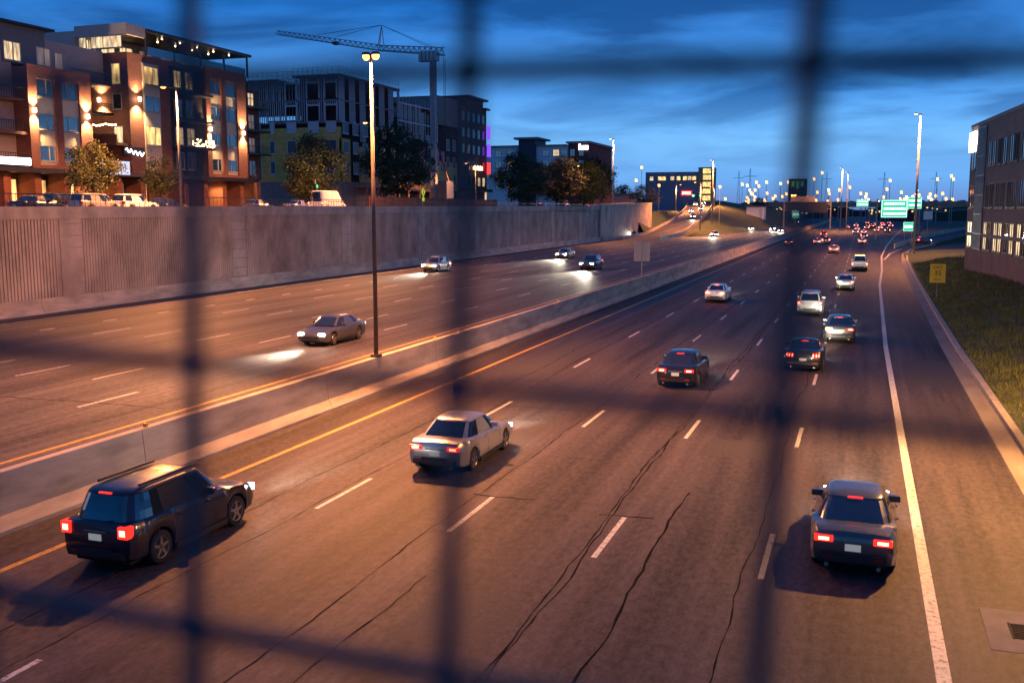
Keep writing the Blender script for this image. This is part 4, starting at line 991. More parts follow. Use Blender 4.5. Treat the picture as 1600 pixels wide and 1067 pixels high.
for u0, u1, pm in ((79.8, 82.0, WARMWIN2), (84.0, 86.0, DIMWIN)): Face(-1.5, -80, 0, 1, 1, 0).window(ab, u0, u1, zz(22.6), zz(24.5), pm, .55)
Face(-3.2, -80, 0, 1, 1, 0).window(ab, 88.3, 89.5, zz(22.6), zz(24.6), DIMWIN)
# shop fronts
FG = Face(-2.5, -80, 0, 1, 1, 0)
for i, u in enumerate(range(58, 124, 4)):
    FG.window(ab, u + .6, u + 3.4, zz(ZS + .5), zz(10.9), (SHOPWIN, SHOPWIN, WARMWIN2, SHOPWIN, DIMWIN)[i % 5] if not 99 < u < 110 else DIMWIN, .5, DARKM, name='shop_window')
    m = MB(); FG.box(m, u - .45, u + .45, zz(ZS), zz(11.6), 0, 2.3); m.build('pier', BRICK, ab)
m = wb(-82.5, -78.6, 56.5, 119.6, 11.45, 11.9); m.build('canopy', DARKM, ab)
# wall sconces, shining up and down
for y, z0, f in ((81.35, 17.7, 0), (88.75, 17.7, 0), (110.45, 18.0, 0), (117.8, 18.0, 0), (97.2, 20.4, 0), (-83.8, 20.3, 1)):
    P = (FX if f == 0 else FY).P(y, zz(z0), .52)
    m = MB().box(P[0] - .12, P[0] + .12, P[1] - .12, P[1] + .12, P[2] - .22, P[2] + .22); sc_ = m.build('wall_sconce', SCONCE, ab, bevel=.02)
    off = Vector((.22, 0, 0)) if f == 0 else Vector((0, -.22, 0))
    for up in (1, -1):
        q = Vector(P) + off * .6 + Vector((0, 0, up * .3))
        tilt = R(180 - 8) if up > 0 else R(8)
        spot(ab, q, (tilt, 0, 0) if f else (0, tilt, 0), 3800, (1.0, .62, .28), 105, .9, .06, 'sconce_light')
# shop lights under the canopy
for u in (62, 70, 78, 88, 98, 112): spot(ab, FG.P(u, zz(11.3), 1.6), (0, 0, 0), 800, (1.0, .56, .2), 150, .6, .2, 'canopy_light')
# signs
sg = thing('shop_sign', 'long bright white shop sign over the leftmost shop front', 'sign', (-78.5, 78.0, 12.0))
MB().box(-.1, .0, -4.2, 1.6, .0, .9).build('backing', DARKM, sg)
m = MB(); m.box(.001, .08, -3.2, 1.4, .1, .8); m.build('lit_panel', SIGNW, sg, bevel=.03)
sg = thing('shop_sign', 'pale blue outlined shop sign with curved end, between two street trees', 'sign', (-78.4, 89.5, 11.6))
MB().box(-.1, 0, -.5, 4.2, 0, 1.5).build('backing', SIGNBLUE, sg, bevel=.05)
m = MB()
for k in range(9): m.box(.002, .03, .2 + k * .4, .28 + k * .4, .35, 1.15); m.box(.002, .03, .2 + k * .4, .48 + k * .4 if k % 2 else .3 + k * .4, .75 if k % 3 else 1.07, .83 if k % 3 else 1.15)
m.build('lettering', DARKM, sg)
sg = thing('shop_sign', 'small white curly neon sign above the pale blue one', 'sign', (-79.8, 95.2, 13.9))
m = MB(); 
for k in range(14): m.tube((0, -.4 + k * .22, .6 + .28 * math.sin(k * 1.9) - k * .03), (0, -.4 + (k + 1) * .22, .6 + .28 * math.sin((k + 1) * 1.9) - (k + 1) * .03), .05, n=6)
m.build('neon_tube', SIGNW, sg)
MB().box(-.12, -.06, -.6, 3.0, .1, 1.0).build('backing', DARKM, sg)

# ================================================================== BUILDING UNDER CONSTRUCTION
cb = thing('construction_building', 'unfinished building with yellow sheathing below open steel framing', 'building', (XF, 145.5, ZS))
def cbx(x0, x1, y0, y1, z0, z1, mbx=None): return (mbx or MB()).box(x0 - XF, x1 - XF, y0 - 145.5, y1 - 145.5, z0 - ZS, z1 - ZS)
CY = Face(80, 0, 1, 0, 0, -1); CX = Face(0, -145.5, 0, 1, 1, 0)
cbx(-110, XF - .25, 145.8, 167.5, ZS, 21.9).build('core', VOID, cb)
m = cbx(-110, XF - .1, 145.62, 145.8, ZS, 12.3); cbx(XF - .24, XF - .1, 145.8, 167.6, ZS, 12.3, m); m.build('ground_storey_wall', SLAB, cb)
m = MB(); CY.box(m, -110, XF, zz(12.3), zz(21.0), 0, -.29); m.build('yellow_sheathing', SHEATH, cb)
m = MB(); CX.box(m, 145.5, 148.8, zz(12.3), zz(19.2), -.24, 0); CX.box(m, 152, 160, zz(12.3), zz(18.2), -.24, 0); m.build('yellow_side_sheathing', SHEATH, cb)
CYW = Face(80, -.02, 1, 0, 0, -1)
cols = [(-96.4, -94.9), (-93.2, -92.2), (-89.9, -88.1), (-85.9, -83.9), (-82.6, -80.7)]
for ri, (z0, z1) in enumerate(((13.6, 15.7), (16.9, 19.0), (20.2, 22.0))):
    for (a, b) in cols: CYW.window(cb, a, b, zz(z0), zz(z1), DULLGLASS if ri < 2 else STUD, frame=STUD)
CXW = Face(.02, -145.5, 0, 1, 1, 0)
for z0 in (13.6, 16.9, 20.0):
    for u in (146.2, 149.6, 153, 156.6, 160, 163.6): CXW.window(cb, u, u + 1.9, zz(z0), zz(z0 + 1.9), DULLGLASS if u < 160 else DIMWIN, frame=STUD)
# steel framing: two open storeys
m = MB(); rr = random.Random(9)
u = -97.0
while u < -80:
    for z0, z1 in ((21.9, 25.2), (25.4, 29.0)):
        op = any(a - .15 < u < b + .15 for a, b in cols[2:]) and z0 > 21
        if op: CY.box(m, u, u + .09, zz(z1 - .7), zz(z1), -.1, 0)
        else: CY.box(m, u, u + .10, zz(z0), zz(z1), -.12, 0)
    u += .40
u = 145.6
while u < 167.6:
    for z0, z1 in ((19.0 if u > 152 else 21.9, 25.2), (25.4, 29.0)):
        if (u - 145.6) % 3.6 > 1.5 and z0 > 18 and (u - 145.6) % 3.6 < 3.2: continue
        CX.box(m, u, u + .10, zz(z0), zz(z1), -.12, 0)
    u += .36
for yb_ in (150, 155, 160): 
    u = -97
    while u < -81: CY.box(m, u, u + .08, zz(21.9), zz(29), -(yb_ - 145.5), -(yb_ - 145.6)); u += .62
m.build('stud_frame', STUD, cb)
m = MB()
for a, b in cols[2:]:
    for z0 in (22.0, 25.6): CY.box(m, a - .25, a - .05, zz(z0), zz(z0 + 3.1), -.14, .05); CY.box(m, b + .05, b + .25, zz(z0), zz(z0 + 3.1), -.14, .05); CY.box(m, a - .05, b + .05, zz(z0 + 2.4), zz(z0 + 2.65), -.14, .05)
m.build('window_framing', STUD, cb)
m = cbx(-110, XF - .02, 145.52, 167.6, 21.7, 21.9); cbx(-110, XF - .02, 145.52, 167.6, 25.2, 25.4, m); m.build('floor_slab', SLAB, cb)
cbx(-88.5, XF + .1, 145.4, 167.7, 29.0, 29.35).build('roof_slab', SLAB, cb)
cbx(-110, -91.5, 145.5, 160, 28.6, 28.9).build('lower_roof_slab', SLAB, cb)
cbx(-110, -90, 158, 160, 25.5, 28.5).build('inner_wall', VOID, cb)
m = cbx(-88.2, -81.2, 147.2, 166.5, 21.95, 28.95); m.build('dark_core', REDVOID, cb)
m = MB()
for a, b, z0 in ((-97, -91.5, 28.9), (-91.4, -88.6, 28.9), (-88.5, -79.9, 29.35)):
    u = a
    while u < b: CY.box(m, u, u + .05, zz(z0), zz(z0 + 1.15), -.1, -.05); u += .9
    for h in (.6, 1.1): CY.box(m, a, b, zz(z0 + h), zz(z0 + h + .04), -.1, -.05)
u = 145.6
while u < 167.6: CX.box(m, u, u + .05, zz(29.35), zz(30.5), 0, .05); u += 1.2
for h in (.6, 1.1): CX.box(m, 145.5, 167.6, zz(29.35 + h), zz(29.39 + h), 0, .05)
m.build('roof_guardrail', STUD, cb)
m = MB(); CX.box(m, 150, 166, zz(11.4), zz(11.7), 0, 2.4)
for u in (150, 154, 158, 162, 166): CX.box(m, u, u + .2, zz(ZS), zz(11.4), 2.1, 2.3)
m.build('walkway_frame', pbr('primed_steel', (.30, .17, .16), .6), cb)
# second wing, further along, lower and messier
sw_ = thing('construction_wing', 'lower unfinished wing with patchy pink and yellow wall wrap behind the crane mast', 'building', (XF, 168, ZS))
def sbx(x0, x1, y0, y1, z0, z1, mbx=None): return (mbx or MB()).box(x0 - XF, x1 - XF, y0 - 168, y1 - 168, z0 - ZS, z1 - ZS)
SX = Face(0, -168, 0, 1, 1, 0)
sbx(-108, XF - .8, 168.1, 196.4, ZS, 24.5).build('core', VOID, sw_)
sbx(-108, XF - .3, 186, 196.5, 24.6, 30.2).build('plain_tower', pbr('grey_board', (.16, .155, .16), .8, vary=.2), sw_)
m = MB(); u = 168.3; rr = random.Random(3)
while u < 186:
    if rr.random() < .8: SX.box(m, u, u + .12, zz(17.5), zz(27.2 - (u > 178) * 1.0 + rr.uniform(-.3, .3)), -.6, -.45)
    u += .42
for z0 in (20.5, 23.8, 27.0): SX.box(m, 168.3, 186, zz(z0), zz(z0 + .2), -4, -.42)
for k in range(12): SX.box(m, 169 + k * 1.4, 169.05 + k * 1.4, zz(27.2), zz(28.5), -.6, -.55)
m.build('stud_frame', STUD, sw_)
m = MB(); SX.box(m, 168.2, 196.3, zz(11.6), zz(17.4), -.79, -.5); m.build('yellow_sheathing', SHEATH, sw_)
m = MB()
for a, b, z0, z1 in ((177.6, 179.4, 13.0, 20.5), (183.2, 186.6, 16.5, 20.0), (187.6, 189.5, 15.5, 19.4), (172, 173.2, 12.4, 15.6)): SX.box(m, a, b, zz(z0), zz(z1), -.49, -.42)
m.build('pink_wrap', PINKW, sw_)
SXW = Face(-.45, -168, 0, 1, 1, 0)
for z0 in (12.7, 16.2, 19.8):
    for u in (170, 174.6, 180.4, 190.4, 193.6): SXW.window(sw_, u, u + 1.6, zz(z0), zz(z0 + 2.2), DULLGLASS, frame=STUD)
m = MB()
for k in range(5): SX.box(m, 170 + k * 5, 170.3 + k * 5, zz(ZS), zz(11.2), .3, .6)
SX.box(m, 169.5, 191, zz(11.2), zz(11.5), -.5, .7); m.build('scaffold_walkway', pbr('primed_steel', (.30, .17, .16)), sw_)
m = MB(); SX.box(m, 182.2, 183.6, zz(25.4), zz(27.2), 0, .1); m.build('orange_sheet', ORANGE, sw_)
# finished dark building with cornice and violet signs
kb_ = thing('corner_building', 'dark corner building with cornice, violet and red signs on its far edge', 'building', (XF, 204, ZS))
def kbx(x0, x1, y0, y1, z0, z1, mbx=None): return (mbx or MB()).box(x0 - XF, x1 - XF, y0 - 204, y1 - 204, z0 - ZS, z1 - ZS)
KX = Face(0, -204, 0, 1, 1, 0)
kbx(-104, XF, 196.6, 212.3, ZS, 29.6).build('facade', BRICK2, kb_)
kbx(-96, XF + .3, 199.5, 209.5, 29.6, 31.2).build('tower_top', BRICK2, kb_)
m = kbx(-97, XF + 1.3, 198.8, 210.2, 31.2, 31.6); kbx(-104, XF + .7, 210.3, 213, 29.6, 30.0, m); m.build('cornice', DARKM, kb_)
KXW = Face(.03, -204, 0, 1, 1, 0)
for z0 in (12.8, 16.2, 19.6, 23.0, 26.4):
    for u in (197.6, 200.6, 203.6, 206.6, 209.4): KXW.window(kb_, u, u + 1.7, zz(z0), zz(z0 + 2.0), WARMWIN2 if (z0 == 12.8 and u > 206) else GLASS, frame=DARKM)
m = MB(); KX.box(m, 197, 212, zz(11.6), zz(12.2), 0, 1.6); m.build('canopy', DARKM, kb_)
for z0, z1, mt in ((23.2, 26.2, SIGNPUR), (19.4, 22.2, SIGNPUR)):
    MB().box(.2, 1.0, 8.1, 8.35, zz(z0), zz(z1)).build('violet_blade_sign', mt, kb_)
MB().box(.2, .9, 8.1, 8.35, zz(15.6), zz(18.2)).build('red_blade_sign', SIGNRED, kb_)
m = MB()
for k in range(11): KX.box(m, 203.0 + k * .52, 203.34 + k * .52, zz(16.3), zz(16.5 + .5 + .3 * (k * 7 % 3) / 2), .4, .5)
m.build('illuminated_lettering', SIGNORG, kb_)
m = MB(); KX.box(m, 211.0, 212.0, zz(8.4), zz(12.0), .04, .15); m.build('lit_doorway', WARMWIN2, kb_)
# site hoarding in front of the works
ho = thing('site_hoarding', 'brown board site hoarding along the pavement under the largest tree', 'fence', (-66.0, 150, ZS))
for k in range(22):
    MB().box(-.05, .05, -22 + k * 2.4, -19.65 + k * 2.4, 0, 2.2 + .1 * (k % 3 == 0)).build('board_panel', WOOD if k % 4 else pbr('red_board', (.30, .07, .04), .7, vary=.35, scale=.8), ho)
    MB().box(-.12, -.051, -22 + k * 2.4, -21.9 + k * 2.4, 0, 2.35).build('post', BARK, ho)
# self-erecting crane
CRANEP = pbr('crane_paint', (.40, .42, .46), .5, vary=.12, scale=1)
cr = thing('tower_crane', 'slim pale tower crane with long lattice jib pointing left over the roofs', 'crane', (-75.2, 172, ZS))
def Cz(v): return v - ZS
m = MB()
for sx in (-.42, .42):
    for sy in (-.42, .42): m.tube((sx, sy, .8), (sx, sy, Cz(35.2)), .11, n=6)
k = 0; z0 = .8
while z0 < Cz(34):
    s = 1 if k % 2 else -1
    m.tube((-.42 * s, -.42, z0), (.42 * s, -.42, z0 + 1.3), .05, n=4); m.tube((-.42 * s, .42, z0), (.42 * s, .42, z0 + 1.3), .05, n=4)
    m.tube((-.42, -.42 * s, z0), (-.42, .42 * s, z0 + 1.3), .05, n=4); m.tube((.42, -.42 * s, z0), (.42, .42 * s, z0 + 1.3), .05, n=4); z0 += 1.3; k += 1
m.build('mast', STEEL, cr)
MB().box(-.34, .34, -.34, .34, .8, Cz(34.8)).build('mast_tube', CRANEP, cr)
MB().box(-.5, .5, -.5, .5, .8, Cz(20)).build('lower_mast_tube', CRANEP, cr)
def lattice(p, q, w, h, n, name, mat, par, r=.07):
    p = Vector(p); q = Vector(q); m = MB(); d = (q - p).normalized(); sd = Vector((0, 1, 0)); up = d.cross(sd); up = up if up.z > 0 else -up
    a = [p + sd * w / 2, p - sd * w / 2, p + up * h]; b = [q + sd * w / 2, q - sd * w / 2, q + up * h * .7]
    for s, e in zip(a, b): m.tube(s, e, r, n=5)
    for k in range(n):
        f = k / n; g = (k + .5) / n; h2 = (k + 1) / n
        for i in (0, 1): m.tube(a[i].lerp(b[i], f), a[2].lerp(b[2], g), r * .6, n=4); m.tube(a[2].lerp(b[2], g), a[i].lerp(b[i], h2), r * .6, n=4)
        m.tube(a[0].lerp(b[0], f), a[1].lerp(b[1], f), r * .6, n=4)
    return m.build(name, mat, par)
lattice((2.2, 0, Cz(35.6)), (-11, 0, Cz(37.1)), 1.1, 1.3, 12, 'counter_jib', STEEL, cr, .1)
lattice((-11, 0, Cz(37.1)), (-32.7, 0, Cz(41.2)), 1.0, 1.0, 20, 'jib', STEEL, cr, .08)
m = MB()
for k in range(5): m.box(-2.6 + k * .75, -2.0 + k * .75, -.7, .7, Cz(34.6), Cz(36.4))
m.build('machinery_deck', STEEL, cr)
m = MB(); m.tube((-11, .35, Cz(37.5)), (-10.3, 0, Cz(41.6)), .09, n=5); m.tube((-11, -.35, Cz(37.5)), (-10.3, 0, Cz(41.6)), .09, n=5); m.tube((-9.8, 0, Cz(37.4)), (-10.3, 0, Cz(41.6)), .08, n=5)
m.build('pendant_strut', STEEL, cr)
m = MB()
for a, b in (((-10.3, 0, Cz(41.6)), (-20, 0, Cz(40))), ((-10.3, 0, Cz(41.6)), (-24, 0, Cz(40.6))), ((-10.3, 0, Cz(41.6)), (0, 0, Cz(36.8))), ((-10.3, .1, Cz(41.6)), (2.0, .1, Cz(36.3))), ((2.1, 0, Cz(36)), (2.2, 0, 2)), ((2.3, .3, Cz(35)), (2.3, .3, 2))): m.tube(a, b, .045, n=4)
m.build('stay_rope', DARKM, cr)
m = MB().box(-20.4, -19.4, -.6, .6, Cz(38.6), Cz(39.1)); m.build('trolley', DARKM, cr)
m = MB(); m.box(-2.2, 2.4, -2.2, 2.2, 0, .8); m.box(1.4, 3.2, -1.6, 1.6, .8, 5.6); m.build('ballast_base', STEEL, cr)
m = MB().tube((2.2, 0, Cz(19)), (.2, 0, Cz(20)), .1, n=6); m.tube((3.0, .4, 5), (.4, .4, Cz(20)), .12, n=6); m.build('mast_brace', BRONZE, cr)

# ================================================================== FAR LEFT BUILDINGS
fb3 = thing('far_apartments', 'white and maroon apartment block with navy stair tower above the dark trees', 'building', (-96, 300, ZS))
def fbx(x0, x1, z0, z1, d0=0, d1=20, mbx=None): return (mbx or MB()).box(x0 + 96, x1 + 96, d0, d1, z0 - ZS, z1 - ZS)
fbx(-116, -86.0, ZS, 27.2).build('white_facade', WHITEWALL, fb3)
fbx(-101.9, -96.5, ZS, 29.4, -1.2, 10).build('stair_tower', NAVYWALL, fb3); fbx(-103.2, -95.2, 29.4, 30.0, -2.2, 11).build('tower_roof', SLAB, fb3)
fbx(-86.0, -79.6, ZS, 27.9, -.4, 30).build('maroon_end', MAROON, fb3); fbx(-86.6, -79.0, 27.9, 28.5, -1, 31).build('end_roof', SLAB, fb3); fbx(-116.5, -86.7, 27.2, 27.7, -.6, 20).build('roof_edge', SLAB, fb3)
F3 = Face(96, -.02, 1, 0, 0, -1); F3b = Face(96, -.42, 1, 0, 0, -1)
for z0 in (14, 17.4, 20.8, 24.2):
    for i, u in enumerate((-114, -110, -106, -94.4, -91.0, -88.4)): F3.window(fb3, u, u + 2, zz(z0), zz(z0 + 2), (DIMWIN, GLASS, GLASS, GLASS, WARMWIN2, GLASS)[(i + int(z0)) % 6], .5)
    for u in (-85.4, -82.6): F3b.window(fb3, u, u + 1.5, zz(z0), zz(z0 + 2), GLASS, .5)
    Face(96, 1.18, 1, 0, 0, -1).window(fb3, -100, -98.4, zz(z0), zz(z0 + 2), GLASS, .5)
m = MB()
for k in range(5): F3b.box(m, -82.6 + k * .62, -82.15 + k * .62, zz(25.9), zz(27.0 + (.7 if k == 0 else .2)), .1, .2)
m.build('illuminated_lettering', SIGNW, fb3)
fb4 = thing('far_office', 'low far office with a row of lit windows and a glowing stair tower', 'building', (-83, 480, 7))
m = MB().box(-16, 9.4, 0, 20, 0, 18.6); m.build('facade', pbr('mauve_render', (.24, .21, .27), .8), fb4)
MB().box(9.4, 16, -1, 12, 0, 20.6).build('glass_tower', pbr('tower_wall', (.3, .24, .14), .7), fb4)
F4 = Face(0, -.02, 1, 0, 0, -1); F4b = Face(0, -1.02, 1, 0, 0, -1)
for k, u in enumerate((-14, -10, -8, -4, -1, 2, 4.2, 6.4)): F4.window(fb4, u, u + 1.9, 14.6, 16.6, WARMWIN if k % 3 else WARMWIN2, frame=DARKM)
for z0 in (5, 8.2, 11.4, 14.6, 17.6): F4b.window(fb4, 11.5, 15.4, z0, z0 + 2.5, WARMWIN, .5, frame=DARKM)
MB().box(1.4, 6.4, -.3, -.05, 7.6, 9.6).build('red_sign', SIGNRED, fb4)
m = MB(); 
for k in range(6): m.box(2.0 + k * .66, 2.45 + k * .66, -.36, -.301, 8.1, 9.2)
m.build('sign_lettering', SIGNORG, fb4)
ts = thing('traffic_signal', 'pair of green traffic signals above the ramp headlights', 'traffic signal', (-75.5, 470, 9.5))
m = MB().tube((-3, 0, 0), (-3, 0, 6.3), .15); m.tube((-3, 0, 6.2), (5.5, 0, 6.4), .1); m.build('mast_arm', POLEC, ts)
for x in (1.2, 4.6):
    h = MB().box(x - .45, x + .45, -.2, .2, 4.2, 6.2).build('signal_head', DARKM, ts); MB().tube((x, -.3, 4.75), (x, -.2, 4.75), .45, n=12).build('green_light', GREENSIG, h)
lb = thing('low_building', 'long low pinkish shed beyond the tree clump', 'building', (-86, 345, ZS))
MB().box(-14, 10, 0, 14, 0, 5.6).build('wall', pbr('pink_render', (.33, .25, .24), .8), lb); MB().box(-14.4, 10.4, -.4, 14.4, 5.601, 6.0).build('roof', SLAB, lb)
for u in (-12, -6, 0, 6): Face(0, -.02, 1, 0, 0, -1).window(lb, u, u + 2.5, 1, 3, DIMWIN, .5)

# ================================================================== RIGHT OFFICE BUILDING
ob = thing('office_building', 'tan brick three storey office beside the grass bank at right', 'building', (11.05, 121.5, .2), R(4.5))
# local: street front on x=0 running towards the camera along -y
OX = Face(0, 0, 0, -1, -1, 0); OY = Face(0, 0, 1, 0, 0, 1)
HT = 16.3
MB().box(0, 24, -60, 0, 0, HT).build('brick_wall', TANBRICK, ob)
m = MB().box(-.08, 24.1, -60.1, .08, HT, HT + .35); m.build('parapet_coping', STONE, ob)
m = MB(); OX.box(m, 0, 60, 4.75, 5.1, 0, .06); m.build('stone_band', STONE, ob)
m = MB(); OX.box(m, 4.4, 8.6, 3.4, HT - .25, -.3, .10)
m.build('curtain_wall_glass', CURTAIN, ob)
m = MB()
for k in range(8): OX.box(m, 4.4 + k * .6, 4.46 + k * .6, 3.4, HT - .25, .101, .16)
for z0 in (3.4, 5.0, 7.0, 9.0, 11.0, 13.0, 15.9): OX.box(m, 4.4, 8.66, z0, z0 + .07, .101, .15)
m.build('curtain_wall_mullion', STEEL, ob)
for z0, z1, st in ((4.1 - .6, 6.6 - .3, 0), (7.7, 10.1, 1), (11.8, 14.3, 2)):
    OX.window(ob, .7, 3.4, z0, z1, WARMWIN2 if st == 0 else GLASS, .5, frame=BRONZE)
    u = 9.6; k = 0
    while u < 56:
        OX.window(ob, u, u + 1.6, z0, z1, (WARMWIN2 if (k % 3 != 1 and u < 32) else GLASS) if st == 0 else (GLASS if (k * 5 + st) % 3 else REDVOID), .5, frame=BRONZE); u += 2.05 + (.75 if k % 2 else 0); k += 1
m = MB(); OX.box(m, .3, 3.6, 13.7, 15.8, .08, .3); m.build('backlit_sign', SIGNW, ob, bevel=.05)
m = MB()
for k in range(4): m.box(4 + k * 2.2, 5.2 + k * 2.2, -12 - k * 1.2, -10.6 - k * 1.2, HT, HT + 1.6 - .3 * (k % 2))
m.build('rooftop_unit', SLATE, ob, bevel=.05)

# ================================================================== OVERPASS, SIGNS AND DISTANCE
op = thing('overpass', 'long low concrete road bridge crossing the far end of the highway', 'bridge', (0, 610, 0))
MB().box(-62, 420, 0, 14, 9.3, 11.4).build('deck', DECKC, op)
MB().box(-62, 420, -.3, .0, 10.6, 12.4).build('parapet', DECKC, op)
for x in (-56, -20, 30, 62): 
    m = MB()
    for y in (2, 7, 12): m.tube((x, y, 0), (x, y, 9.3), .7, n=10)
    m.box(x - .9, x + .9, .5, 13.5, 8.3, 9.3); m.build('pier', DECKC, op)
m = MB().hexa([(-90, 0, 0), (-58, 0, 0), (-58, 14, 0), (-90, 14, 0), (-90, 0, 11.4), (-62.1, 0, 11.4), (-62.1, 14, 11.4), (-90, 14, 11.4)]); m.build('abutment', DECKC, op)
for i, (x, back) in enumerate([(-48, 0), (-37, 1), (-29, 0), (-6, 1), (4, 0), (17, 1), (24, 0), (46, 1), (60, 0), (75, 1), (33, 0), (36.5, 1), (40, 0), (43, 1), (47.5, 0), (51, 1), (54.5, 0)]):
    far_car(sedB if i % 2 else suvA, x, 614 if back else 620, 11.4, R(90 if back else -90) + (.35 if back else -.35) * 1, 'car crossing the far overpass ' + ('with red tail lights' if i % 3 == 0 else 'with white headlights'), 'cars crossing the overpass, ' + ('red lights' if i % 3 == 0 else 'white lights'), {(P_SILVER if i % 2 else P_NAVY): P_GREY, HEAD: HEADFAR, TAIL: TAILFAR})
sb = thing('overhead_sign', 'wide dark back of an overhead sign with a pale board on top', 'road sign', (-20.7, 420, 0))
MB().box(-7.8, 7.8, -.12, .12, 6.6, 10.8).build('sign_back', DARKM, sb)
MB().box(-6.4, 2.8, -.3, -.1, 10.9, 13.2).build('pale_board', pbr('pale_board', (.55, .47, .40), .6, vary=.1), sb)
for x in (-9, 9): MB().tube((x, .4, 0), (x, .4, 12.5), .25).build('post', POLEC, sb)
m = MB().tube((-9, .5, 8), (9, .5, 8), .12); m.tube((-9, .5, 10), (9, .5, 10), .12)
for k in range(12): m.tube((-9 + k * 1.5, .5, 8), (-7.5 + k * 1.5, .5, 10), .07, n=5)
m.build('truss', STEEL, sb)
def green_sign(label, x, y, z0, z1, w, lines, posts):
    t = thing('green_sign', label, 'road sign', (x, y, 0)); MB().box(-w / 2, w / 2, -.06, .06, z0, z1).build('sign_panel', GREENS, t, bevel=.04)
    m = MB(); h = (z1 - z0) / (len(lines) + .6); rr = random.Random(int(x * 7 + y))
    for i, segs in enumerate(lines):
        zc = z1 - h * (i + .8); q = -w * .40
        while q < w * .40 * segs - w * .40 * (1 - segs):
            l = rr.uniform(.05, .09) * w; m.box(q, q + l * .72, -.10, -.062, zc - h * .26, zc + h * .26); q += l
    m.build('lettering', GREENL, t)
    m = MB(); e = .07 * w / 4
    for a in ((-w / 2 + e, w / 2 - e, z1 - 2 * e, z1 - e), (-w / 2 + e, w / 2 - e, z0 + e, z0 + 2 * e), (-w / 2 + e, -w / 2 + 2 * e, z0 + 2 * e, z1 - 2 * e), (w / 2 - 2 * e, w / 2 - e, z0 + 2 * e, z1 - 2 * e)): m.box(a[0], a[1], -.09, -.062, a[2], a[3])
    m.build('border', GREENL, t)
    for px in posts: MB().tube((px, .25, 0), (px, .25, z1 + .2), .16 if y > 250 else .06).build('post', POLEC, t)
    return t
green_sign('large bright green highway sign over the right lanes of the far queue', 8.0, 280, 5.7, 10.3, 6.4, (1, 1, 1), (-4.2,))
green_sign('smaller green sign tucked behind the upper right corner of the large one', 13.6, 296, 8.0, 11.2, 3.6, (1, 1), (1.4,))
green_sign('small far green sign left of the large green one', .2, 480, 9.2, 12.4, 5.0, (1, 1), (3.2,))
green_sign('little green exit sign on posts beside the tall right lamp post', 9.6, 230, 3.2, 5.1, 2.1, (1,), (-.7, .7))
green_sign('tiny green sign standing on the median barrier among the headlights', -19.4, 325, 5.2, 7.4, 2.0, (1,), (0,))
ws = thing('white_sign', 'plain pale sign plate behind the tall right lamp post', 'road sign', (15.2, 262, 0))
MB().box(-1.0, 1.0, -.05, .05, 5.4, 7.4).build('sign_panel', WHITEWALL, ws); MB().tube((0, .12, 0), (0, .12, 7.4), .09).build('post', POLEC, ws)
mg = thing('median_sign', 'grey back of a square sign on a thin post rising from the median barrier', 'road sign', (-19.4, 93, 1.4))
for s in (-1, 1): MB().box(.39 * s - .37, .39 * s + .37, -.03, .03, 1.5, 3.3).build('sign_back', SIGNBACK, mg, bevel=.01)
m = MB().tube((0, .08, 0), (0, .08, 3.35), .05); m.build('post', POLEC, mg)
ys_ = thing('exit_speed_sign', 'square yellow advisory exit speed sign in the grass by the kerb', 'road sign', (6.35, 92, .3))
MB().box(-.62, .62, -.02, .02, 1.25, 2.85).build('sign_face', YSIGN, ys_, bevel=.012)
for body, zc, s in (('EXIT', 2.55, .36), ('35', 2.05, .58), ('M.P.H.', 1.52, .22)):
    text_mesh('lettering', body, s, TRIM, ys_, Matrix.Translation((0, -.026, zc)) @ Matrix.Rotation(R(90), 4, 'X'))
MB().tube((0, .06, 0), (0, .06, 2.85), .04).build('post', POLEC, ys_)
lm = thing('crossing_sign', 'lime yellow diamond warning sign over its small plaque, under the largest tree', 'road sign', (-63.5, 141, ZS))
m = MB(); m.hexa([(0, -.7, 3.0), (.04, -.7, 3.0), (.04, 0, 3.7), (0, 0, 3.7), (0, 0, 2.3), (.04, 0, 2.3), (.04, .7, 3.0), (0, .7, 3.0)]); m.build('diamond_plate', LIME, lm)
MB().box(.0, .04, -.4, .4, 1.6, 2.25).build('plaque', LIME, lm); MB().tube((-.06, 0, 0), (-.06, 0, 3.6), .04).build('post', POLEC, lm)
m = MB(); m.tube((.045, -.1, 3.15), (.045, .02, 2.8), .05, n=5); m.tube((.045, .02, 3.1), (.045, .2, 2.75), .04, n=5); m.tube((.045, -.02, 3.3), (.045, -.02, 3.22), .08, n=8); m.build('walking_figure', TRIM, lm)
tsg = thing('traffic_signal', 'small green traffic signal glowing by the big round tree', 'traffic signal', (-63.5, 108.9, ZS))
MB().tube((0, 0, 0), (0, 0, 4.0), .07).build('post', POLEC, tsg); h = MB().box(-.2, .2, -.22, .22, 2.4, 3.5).build('signal_head', DARKM, tsg); MB().tube((.2, 0, 3.2), (.28, 0, 3.2), .22, n=12).build('green_light', nosample(glow('dim_green_signal', (.03, .55, .25), .7)), h)
sh = thing('white_shed', 'white boxy shed on the hill left of the dark overhead sign', 'building', (-42, 430, 6.4))
MB().box(-3.6, 3.6, 0, 8, -3, 2.4).build('wall', WHITEWALL, sh); MB().box(-3.9, 3.9, -.3, 8.3, 2.401, 2.8).build('roof', SLAB, sh)
bt = thing('billboard_tower', 'dark square sign tower with faint green figures on the skyline', 'sign', (-30.5, 520, 0))
MB().tube((0, 0, 0), (0, 0, 12), .6).build('post', DARKM, bt); MB().box(-4.4, 4.4, -.5, .5, 12, 23).build('panel', TRIM, bt)
m = MB()
for k in range(3): m.box(-3 + k * 2.2, -1.6 + k * 2.2, -.58, -.51, 19.2 - (k % 2), 21.8)
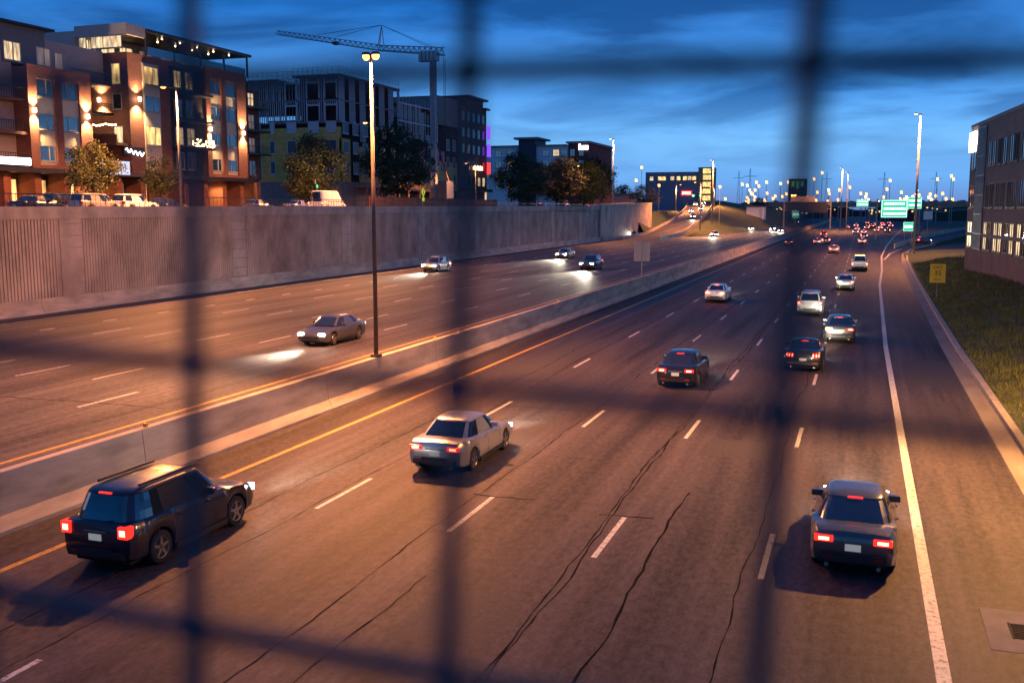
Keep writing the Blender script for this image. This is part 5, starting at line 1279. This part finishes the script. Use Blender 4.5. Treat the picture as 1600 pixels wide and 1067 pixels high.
m.build('green_figures', glow('faint_green', (.04, .35, .10), .5), bt)
m = MB().box(-3, -.6, -.6, -.51, 13, 15); m.build('amber_lamp', AMBER, bt)
# pylons and low dark land on the horizon
for x, y, h in ((-58, 560, 30), (-80, 700, 34), (12, 640, 30), (48, 760, 34), (-26, 800, 36)):
    t = thing('power_pylon', 'thin grey power pylon on the skyline', 'pylon', (x, y, 0), 0, 'power pylons on the skyline'); m = MB()
    for s in (-1, 1): m.tube((s * 1.4, 0, 0), (s * .15, 0, h), .16, .1, 5)
    for k in range(6): m.tube((-1.4 + .2 * k, 0, h * k / 6), (1.4 - .2 * (k + 1), 0, h * (k + 1) / 6), .09, n=4)
    m.tube((-3.5, 0, h * .86), (3.5, 0, h * .86), .14, n=5); m.build('lattice', STEEL, t)
def horizon_mass(y0, x0, x1, zb, amp, seed):
    rr = random.Random(seed); m = MB(); x = x0; rings = []; hgt = amp
    while x < x1:
        hgt += rr.uniform(-.4, .4) * amp; hgt = max(amp * .5, min(amp * 1.6, hgt))
        rings.append([(x, y0, -1), (x, y0 + 2, zb + hgt * .7), (x, y0 + 14, zb + hgt), (x, y0 + 40, zb + hgt * .8), (x, y0 + 60, -1)]); x += rr.uniform(4, 12)
    return m.loft(rings, cap=False)
struct(horizon_mass(1250, -900, 900, 3, 9, 5), 'hills', pbr('far_land', (.03, .035, .03), .95, vary=.5, scale=.02))
tag(horizon_mass(760, -340, -105, 7, 6, 6).build('distant_treeline', LEAF[1]), 'dark low line of far trees along the horizon', 'trees', kind='stuff')
tag(horizon_mass(800, 40, 420, 3, 7, 9).build('distant_trees', LEAF[1]), 'dark far trees beyond the exit ramp', 'trees', kind='stuff')
rr = random.Random(21)
for k in range(16):
    y = rr.uniform(700, 1100); px = rr.uniform(1130, 1500); x = y * math.tan(math.atan((px - 800) / 1556) - R(19.2)); w = rr.uniform(8, 20); h = rr.uniform(8, 8 + y * .007)
    b = thing('far_building', 'small dark far building with a few lit windows on the skyline', 'building', (x, y, 0), 0, 'far buildings on the skyline')
    MB().box(-w / 2, w / 2, 0, 12, 0, h).build('wall', SLATE if k % 2 else MAROON, b)
    m = MB()
    for q in range(5): u = rr.uniform(-w / 2 + .5, w / 2 - 1.6); z0 = rr.uniform(h * .4, h - 1.6); m.box(u, u + 1.2, -.1, -.01, z0, z0 + 1.1)
    m.build('window', WARMWIN, b)
